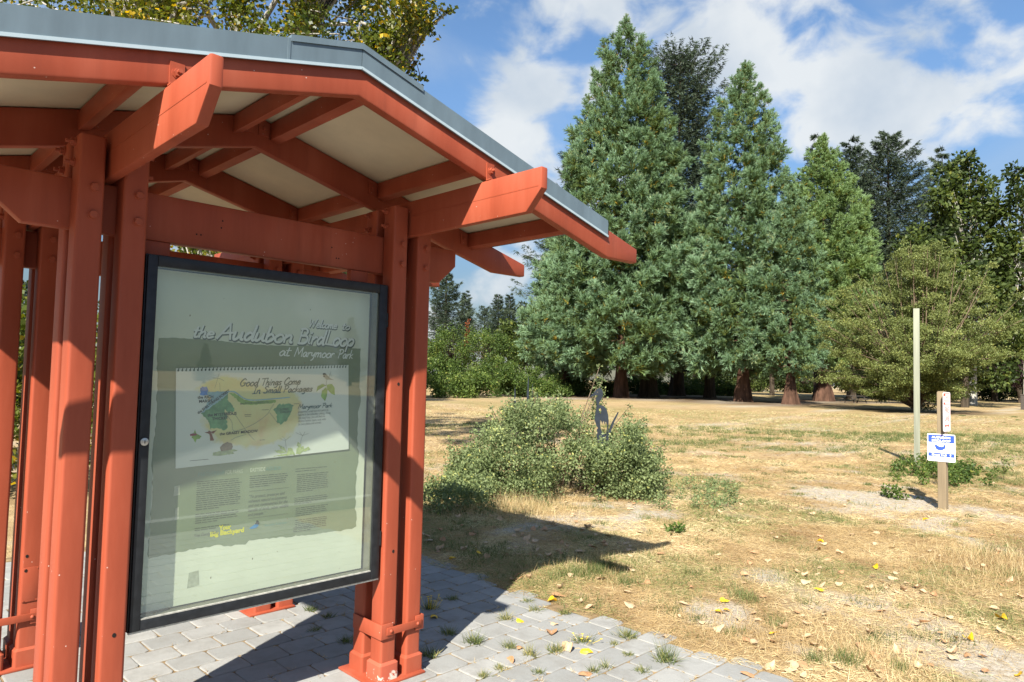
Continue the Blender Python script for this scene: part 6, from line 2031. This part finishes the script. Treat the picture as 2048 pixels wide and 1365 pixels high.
def build_straw():
    """dead grass: short blades lying every way over the ground; stuff"""
    rng = np.random.default_rng(91)
    Vs, Fs, Ts = [], [], []
    off = 0

    def lay(n, d0, d1, x0, x1, L0, L1, w, lift, keep, power=1.0, upr=.0, tint=(.25, .95)):
        nonlocal off
        x, y, d = view_xy(rng, n, d0, d1, x0, x1, power)
        g = green(x, y); bb = bare(x, y)
        ok = keep(x, y, g, bb)
        x, y, g, bb, d = x[ok], y[ok], g[ok], bb[ok], d[ok]
        m = len(x)
        z = ground_z(x, y)
        a = rng.random(m) * 6.283
        el = rng.uniform(0, 1, m) ** 1.6 * (.5 + upr)
        D = np.stack([np.cos(a) * np.cos(el), np.sin(a) * np.cos(el), np.sin(el)], 1)
        P = np.stack([x, y, z + rng.uniform(-.002, lift, m)], 1)
        L = rng.uniform(L0, L1, m)
        V, F = blades(P, D, L, w * rng.uniform(.6, 1.4, m), rng)
        # flatten the blade width so that the lying blades face up
        t = np.clip(rng.uniform(tint[0], tint[1], m) * .6 + .26 + .75 * fbm(x * 1.1, y * 1.1, 21) + .35 * fbm(x * 4, y * 4, 22), .02, .95)
        t = np.where(rng.random(m) < g * .40, 1.0, np.minimum(t, .965))
        Vs.append(V); Fs.append(F + off); Ts.append(t); off += len(V)
    edge = lambda x, y: (x > PAV_X1 - .06 + .10 * vnoise(y * 3, y * 0 + 1, 5)) | (y > 4.45)
    lay(150000, 3.0, 8.5, 780, 2300, .03, .09, .0032, .014, lambda x, y, g, b: edge(x, y) & (rng.random(len(x)) > b * .82))
    lay(90000, 8.0, 16.0, 700, 2300, .05, .13, .0055, .02, lambda x, y, g, b: edge(x, y) & (rng.random(len(x)) > b * .8))
    lay(60000, 15.0, 42.0, 700, 2300, .07, .18, .012, .03, lambda x, y, g, b: rng.random(len(x)) > b * .7, upr=.25)
    # standing straw tussocks, thickest where the picture shows them
    for px, dep, n, sp, h in ((2040, 6.6, 1500, .55, .20), (1985, 6.9, 700, .4, .15), (1010, 9.0, 1400, .45, .28), (1060, 9.3, 800, .4, .25), (1500, 4.75, 420, .22, .11), (1540, 6.2, 500, .35, .10), (1700, 4.55, 350, .16, .14),
                              (1860, 5.2, 500, .35, .10), (1250, 6.3, 500, .3, .11), (1150, 6.55, 600, .3, .13), (1800, 9.2, 600, .5, .10), (1400, 5.1, 450, .3, .09), (1330, 7.2, 500, .3, .09), (1560, 8.2, 600, .5, .08), (1900, 6.2, 400, .3, .10), (1780, 4.3, 300, .16, .13), (1650, 5.0, 350, .25, .10)):
        c = at(px, dep)
        x = c[0] + rng.normal(0, sp, n); y = c[1] + rng.normal(0, sp, n)
        ok = x > PAV_X1 + .03
        x, y = x[ok], y[ok]
        m = len(x)
        D = unit(np.stack([rng.normal(0, .38, m), rng.normal(0, .38, m), np.ones(m)], 1))
        V, F = blades(np.stack([x, y, ground_z(x, y) - .005], 1), D, rng.uniform(.4, 1.1, m) * h, .0035, rng)
        Vs.append(V); Fs.append(F + off); off += len(V)
        Ts.append(np.minimum(rng.uniform(.3, 1.0, m), .965))
    V = np.concatenate(Vs); F = np.concatenate(Fs); T = np.concatenate(Ts)
    me = np_mesh('dry_grass', V, F, [M['grass_d']], tint=T)
    tag(mesh_obj('dry_grass', me, None, (0, 0, 0)), 'dry straw and dead grass lying over the meadow', 'dry grass', kind='stuff')
    # green blades still growing in the thatch
    x, y, d = view_xy(rng, 330000, 3.2, 26.0, 760, 2250, 1.0)
    g = green(x, y); bb = bare(x, y)
    tuft = vnoise(x * 4.5, y * 4.5, 61)
    ok = edge(x, y) & (rng.random(len(x)) < g * np.clip(tuft * 1.7 + .15, 0, 1) * (1 - .7 * bb))
    x, y, d = x[ok], y[ok], d[ok]
    m = len(x)
    D = unit(np.stack([rng.normal(0, .6, m), rng.normal(0, .6, m), np.ones(m)], 1))
    V, F = blades(np.stack([x, y, ground_z(x, y) - .004], 1), D, rng.uniform(.03, .085, m) * (1 + d / 25), .0035 * (.7 + d / 9), rng)
    T = rng.random(m)
    V, F, T = [V], [F], [T]
    off = m * 3
    r_ = np.random.default_rng(77)
    ray = lambda px, py: FW + RT * ((px - 1024) / FPX) + UP * ((682.5 - py) / FPX)
    spots = [(1110, 1160, 220, .16, .10), (1150, 1152, 220, .14, .12), (1190, 1150, 260, .14, .13), (1215, 1142, 200, .10, .12), (1065, 1172, 150, .14, .07), (1250, 1170, 150, .14, .08), (1480, 1195, 130, .09, .10), (1500, 1205, 120, .08, .09),
             (1385, 1150, 110, .10, .07), (1430, 1110, 110, .10, .07), (1560, 1255, 90, .08, .08), (1690, 1330, 160, .10, .12), (1630, 1330, 90, .06, .10), (1800, 1345, 80, .06, .10), (1470, 1270, 110, .10, .06), (1345, 1225, 110, .12, .06),
             (1390, 1240, 110, .12, .06), (1740, 1290, 110, .09, .07), (1900, 1280, 160, .20, .06), (1940, 1230, 120, .16, .06), (1560, 1085, 90, .16, .05), (1470, 1075, 110, .18, .05), (1650, 1030, 130, .3, .05), (1570, 1010, 150, .35, .07),
             (1300, 1070, 110, .2, .05), (1850, 1150, 110, .2, .06), (1960, 1110, 150, .3, .08), (1720, 1210, 100, .15, .05), (1600, 1160, 100, .15, .05), (930, 1090, 150, .3, .08), (1010, 1110, 150, .3, .08)]
    for k in range(230):                               # many small scattered tufts
        spots.append((r_.uniform(870, 2050), r_.uniform(850, 1290) if k % 2 else r_.uniform(830, 1000), int(r_.uniform(40, 110)), r_.uniform(.06, .22), r_.uniform(.03, .08)))
    for px, py, n, sp, h in spots:
        q = ray(px, py); q = CAM + q * (-CAM[2] / q[2])
        x = q[0] + r_.normal(0, sp * .5, n); y = q[1] + r_.normal(0, sp * .5, n)
        ok = x > PAV_X1 + .04
        x, y = x[ok], y[ok]; m = len(x)
        if not m: continue
        D = unit(np.stack([r_.normal(0, .5, m), r_.normal(0, .5, m), np.ones(m)], 1))
        v, f = blades(np.stack([x, y, ground_z(x, y) - .004], 1), D, r_.uniform(.5, 1.15, m) * h, .0045 * max(1, math.hypot(q[0] + 2.3, q[1] + 3.3) / 7), r_)
        V.append(v); F.append(f + off); off += len(v)
        T.append(np.clip(r_.uniform(0, .8) * .6 + r_.random(m) * .5, 0, 1))
    V = np.concatenate(V); F = np.concatenate(F); T = np.concatenate(T)
    me = np_mesh('green_grass', V, F, [M['grass_g']], tint=T)
    tag(mesh_obj('green_grass', me, None, (0, 0, 0)), 'thin green grass blades surviving in the straw', 'grass', kind='stuff')
    # straw fibres and crumbs caught in the paving joints
    n = 26000
    x, y, d = view_xy(rng, n, 2.6, 8.5, 300, 1700)
    W_, L_ = .2055, .241
    fy = ((y - (.0925 - 25 * W_)) / W_)
    row = np.floor(fy); near_row = np.minimum(fy - row, 1 - (fy - row)) * W_
    fx = ((x - ((row % 2) * L_ * .5 + .09)) / L_)
    near_col = np.minimum(fx - np.floor(fx), 1 - (fx - np.floor(fx))) * L_
    ok = (x < PAV_X1) & (np.minimum(near_row, near_col) < .010) & (rng.random(n) < .25 + .75 * sstep(-.1, .9, x)) & (fbm(x * 2.5, y * 2.5, 8) > -.15)
    x, y = x[ok], y[ok]
    rep = 7
    x = np.repeat(x, rep) + rng.normal(0, .010, len(x) * rep); y = np.repeat(y, rep) + rng.normal(0, .008, len(y) * rep)
    m = len(x)
    D = unit(np.stack([rng.normal(0, 1, m), rng.normal(0, 1, m), np.abs(rng.normal(0, .35, m))], 1))
    V, F = blades(np.stack([x, y, rng.uniform(-.004, .006, m)], 1), D, rng.uniform(.012, .035, m), .003, rng)
    me = np_mesh('joint_litter', V, F, [M['grass_d']], tint=np.minimum(rng.uniform(.1, .9, m), .96))
    tag(mesh_obj('joint_litter', me, None, (0, 0, 0)), 'straw crumbs caught in the paving joints', 'litter', kind='stuff')


def build_tufts():
    """grass tufts growing between the pavers"""
    rng = np.random.default_rng(15)
    # picture marks: x, row, spread in metres, height, flowers, dry share
    spots = [(948, 1287, .085, .085, 0, .15, 'spiky green grass tuft on the edge of the shadow'), (1020, 1296, .065, .055, 0, .45, 'flat half dry grass tuft right of the spiky one'),
             (1060, 1312, .055, .075, 0, .7, 'pale upright straw tuft near the lower edge of the paving'), (1112, 1305, .070, .065, 0, .5, 'mixed dry and green tuft beside the pale straw tuft'),
             (1165, 1285, .075, .040, 6, .25, 'low cushion weed with small yellow flowers on the sunlit pavers'), (1255, 1275, .085, .060, 0, .35, 'sprawling grass tuft near the straw border'),
             (1330, 1322, .100, .110, 0, .2, 'largest green grass tuft, its bright blades standing up from the sunlit pavers'), (1070, 1222, .070, .030, 0, .6, 'flat dry tuft in the paving below the shadow tip'),
             (1055, 1205, .055, .030, 0, .5, 'small flat tuft further back near the yellow leaf'), (1010, 1240, .060, .070, 0, .65, 'wispy straw tuft beside the yellow leaf on the pavers'),
             (1130, 1228, .060, .040, 0, .4, 'green and straw tuft at the paving border'), (1228, 1290, .035, .030, 0, .6, 'tiny dry tuft in a joint left of the largest tuft'),
             (1255, 1312, .040, .035, 0, .5, 'little tuft just left of the largest tuft'), (1285, 1345, .050, .040, 0, .35, 'round green tuft at the bottom of the paving'),
             (1000, 1340, .045, .045, 0, .7, 'thin straw sprig in the joint at the bottom edge'), (1075, 1347, .045, .030, 0, .25, 'small dark green weed near the bottom edge'),
             (1185, 1345, .040, .055, 0, .5, 'seedy brown sprig at the bottom of the paving'), (1210, 1338, .040, .055, 0, .5, 'second seedy sprig, right of the first brown one'),
             (965, 1355, .045, .040, 0, .6, 'dry tuft with fine seed heads near the bottom left of the sunlit pavers'), (895, 1270, .060, .060, 0, .3, 'shaded grass tuft inside the roof shadow'),
             (860, 1220, .060, .080, 14, .1, 'shaded clump of yellow flowered weed beside the right posts'), (905, 1200, .060, .040, 0, .3, 'low shaded grass in the joints behind the flowered weed'),
             (860, 1312, .070, .060, 0, .2, 'dark shaded tuft at the foot of the right posts'), (655, 1235, .045, .035, 0, .2, 'shaded tuft behind the case, nearer the right posts'),
             (630, 1262, .05, .03, 0, .3, 'shaded spreading blades in the middle of the shadow under the case'), (690, 1285, .06, .045, 0, .25, 'shaded tuft left of the right post bases'), (620, 1222, .05, .05, 0, .1, 'shaded green sprig near the rear post base')]
    ray = lambda px, py: FW + RT * ((px - 1024) / FPX) + UP * ((682.5 - py) / FPX)
    for k, (px, py, sp, h, fl, dry, lab) in enumerate(spots):
        d = ray(px, py); t = -CAM[2] / d[2]
        p = CAM + d * t; p[2] = 0.0
        sp *= 1.3; h *= 1.25
        root = empty('weed_tuft', p, lab, 'weed', 'weed tufts between the pavers')
        n = int(70 + 700 * sp)
        a = rng.random(n) * 6.283; e = rng.uniform(.15, 1.35, n)
        D = np.stack([np.cos(a) * np.cos(e), np.sin(a) * np.cos(e), np.sin(e)], 1)
        P = np.stack([rng.normal(0, sp * .22, n), rng.normal(0, sp * .22, n), np.full(n, -.006)], 1)
        L = np.where(np.sin(e) > .7, h * 1.1, sp * 1.05) * rng.uniform(.45, 1.15, n)
        V, F = blades(P, D, L, .0045, rng)
        dr = rng.random(n) < dry
        T = np.where(dr, rng.uniform(.85, 1.0, n), rng.uniform(.1, .75, n))
        leaf_part('blades', V, F, T, M['grass_g'], root, p)
        for q in range(fl):
            a1 = rng.random() * 6.283; rr = sp * rng.uniform(.2, 1.4)
            c = p + np.array([math.cos(a1) * rr, math.sin(a1) * rr, h * rng.uniform(.5, 1.2)])
            b = MB()
            for j in range(6):
                aa = R(60 * j)
                v1 = c + np.array([.009 * math.cos(aa - .4), .009 * math.sin(aa - .4), .003]); v2 = c + np.array([.009 * math.cos(aa + .4), .009 * math.sin(aa + .4), .003])
                b.add([c, v1, v2], [(0, 1, 2)])
            b.tube([p + (c - p) * np.array([.5, .5, 0]), c], .0012, 4)
            b.build('flower', M['flower'], root, origin=c, smooth=False, fixn=False)


def leaf_mesh(name, mat, seed, curl, w=.36):
    """fallen cottonwood leaf: pointed heart shape, curled and cupped, with a stalk"""
    r = random.Random(seed)
    outline = [(0, -.42), (.20, -.44), (w, -.25), (w * .98, -.02), (w * .70, .22), (w * .34, .42), (0, .62), (-w * .34, .42), (-w * .70, .22), (-w * .98, -.02), (-w, -.25), (-.20, -.44)]
    vs, fs = [], []
    rings = 4
    n = len(outline)
    c1, c2, tw = curl * r.uniform(.7, 1.3), curl * r.uniform(-.5, 1.0), r.uniform(-.5, .5)
    for k in range(1, rings + 1):
        t = k / rings
        for (x, y) in outline:
            x_, y_ = x * t, y * t
            z = c1 * x_ * x_ * 2.0 + c2 * y_ * y_ * .9 + tw * x_ * y_ + .02 * math.sin(x_ * 17 + seed) + .02 * math.sin(y_ * 13 + seed)
            vs.append((x_, y_, z))
    vs.append((0, 0, 0))
    for k in range(rings - 1):
        for i in range(n):
            fs.append((k * n + i, k * n + (i + 1) % n, (k + 1) * n + (i + 1) % n, (k + 1) * n + i))
    for i in range(n):
        fs.append((rings * n, i, (i + 1) % n))
    mb = MB().add(vs, fs)
    mb.tube([(0, -.42, .02), (.03, -.62, .05), (.08, -.86, .03)], [.012, .010, .008], 5)
    zmin = min(v[2] for v in mb.v)
    mb.v = [(x, y, z - zmin) for x, y, z in mb.v]
    return mb.mesh(name, mat, fixn=False)


def build_leaves():
    rng = np.random.default_rng(23)
    kinds = [('leaf_pale', 'pale dry fallen leaf, curled, lying %s'), ('leaf_tan', 'tan brown fallen leaf, curled, lying %s'), ('leaf_yellow', 'yellow fallen leaf lying %s')]
    meshes = {k: [leaf_mesh('fallen_leaf', M[k], 10 * i + j, (.35, .7, 1.1, -.5, -.9)[j]) for j in range(5)] for i, (k, _) in enumerate(kinds)}
    ray = lambda px, py: FW + RT * ((px - 1024) / FPX) + UP * ((682.5 - py) / FPX)
    spots = []
    yl = [(1040, 1245, 'on the pavers in front of the straw border'), (1172, 1307, 'on the sunlit pavers left of the largest grass tuft'), (867, 1238, 'in the roof shadow on the pavers'), (1104, 1205, 'at the edge of the paving'),
          (1440, 1230, 'standing half upright in the straw right of the paving'), (1448, 1208, 'above the upright yellow leaf'), (1640, 1087, 'in the middle of the dry meadow'), (1638, 1186, 'lower in the middle of the meadow'),
          (1940, 1287, 'near the lower right corner'), (1545, 1275, 'in the straw between the paving and the lower right corner'), (1852, 1042, 'left of the signpost foot'), (2040, 1355, 'at the bottom right corner'),
          (1455, 1226, 'beside the upright yellow leaf'), (905, 1122, 'in the shade above the pavers'), (958, 1113, 'in the shade right of another yellow leaf'), (2005, 1242, 'by the right edge'), (1750, 1140, 'right of the middle of the meadow')]
    for px, py, w in yl:
        spots.append((px, py, 'leaf_yellow', w))
    n_rand = 235
    while n_rand > 0:
        py = 905 + 455 * rng.random() ** .72
        px = rng.uniform(840, 2047)
        # fewer in the meadow beyond, more along the shelter and the lower right
        if py < 1000 and rng.random() < .55: continue
        if px < 1000 and py > 1115 and rng.random() < .8: continue
        d = ray(px, py); t = -CAM[2] / d[2]; p = CAM + d * t
        onp = p[0] < PAV_X1 and p[1] < 4.4
        if onp and rng.random() < .82: continue
        if not onp and px < 1300 and 1000 < py < 1130 and rng.random() < .3: pass
        spots.append((px, py, 'leaf_pale' if rng.random() < .68 else 'leaf_tan', None))
        n_rand -= 1
    for k in range(48):
        spots.append((rng.uniform(850, 1290), 995 + 125 * rng.random(), 'leaf_pale' if rng.random() < .75 else 'leaf_tan', None))
    for px, py, kind, w in spots:
        d = ray(px, py); t = -CAM[2] / d[2]; p = CAM + d * t
        onp = p[0] < PAV_X1 + .03 and p[1] < 4.4
        shade = px < 1300 and p[1] < 3.2 and p[0] < 4.4 and not onp
        if w is None:
            w = 'on the grey pavers' if onp else ('on the ground in the shelter roof shadow' if shade and px < 1150 else 'on the dry grass')
        lab = dict(kinds)[kind] % w
        me = meshes[kind][int(rng.integers(0, 5))]
        o = bpy.data.objects.new('fallen_leaf', me)
        z = .004 if onp else float(ground_z(np.array([p[0]]), np.array([p[1]]))[0]) + .013
        place(o, None, (p[0], p[1], z))
        s = (rng.uniform(.055, .108) if p[0] < 5.5 and px < 1300 else rng.uniform(.035, .088)) if kind != 'leaf_yellow' else rng.uniform(.065, .09)
        o.scale = (s, s, s)
        o.rotation_euler = (rng.normal(0, .28), rng.normal(0, .28), rng.uniform(0, 6.28))
        tag(o, lab, 'fallen leaf', 'fallen leaves')


build_shrub()
build_straw()
build_tufts()
build_leaves()
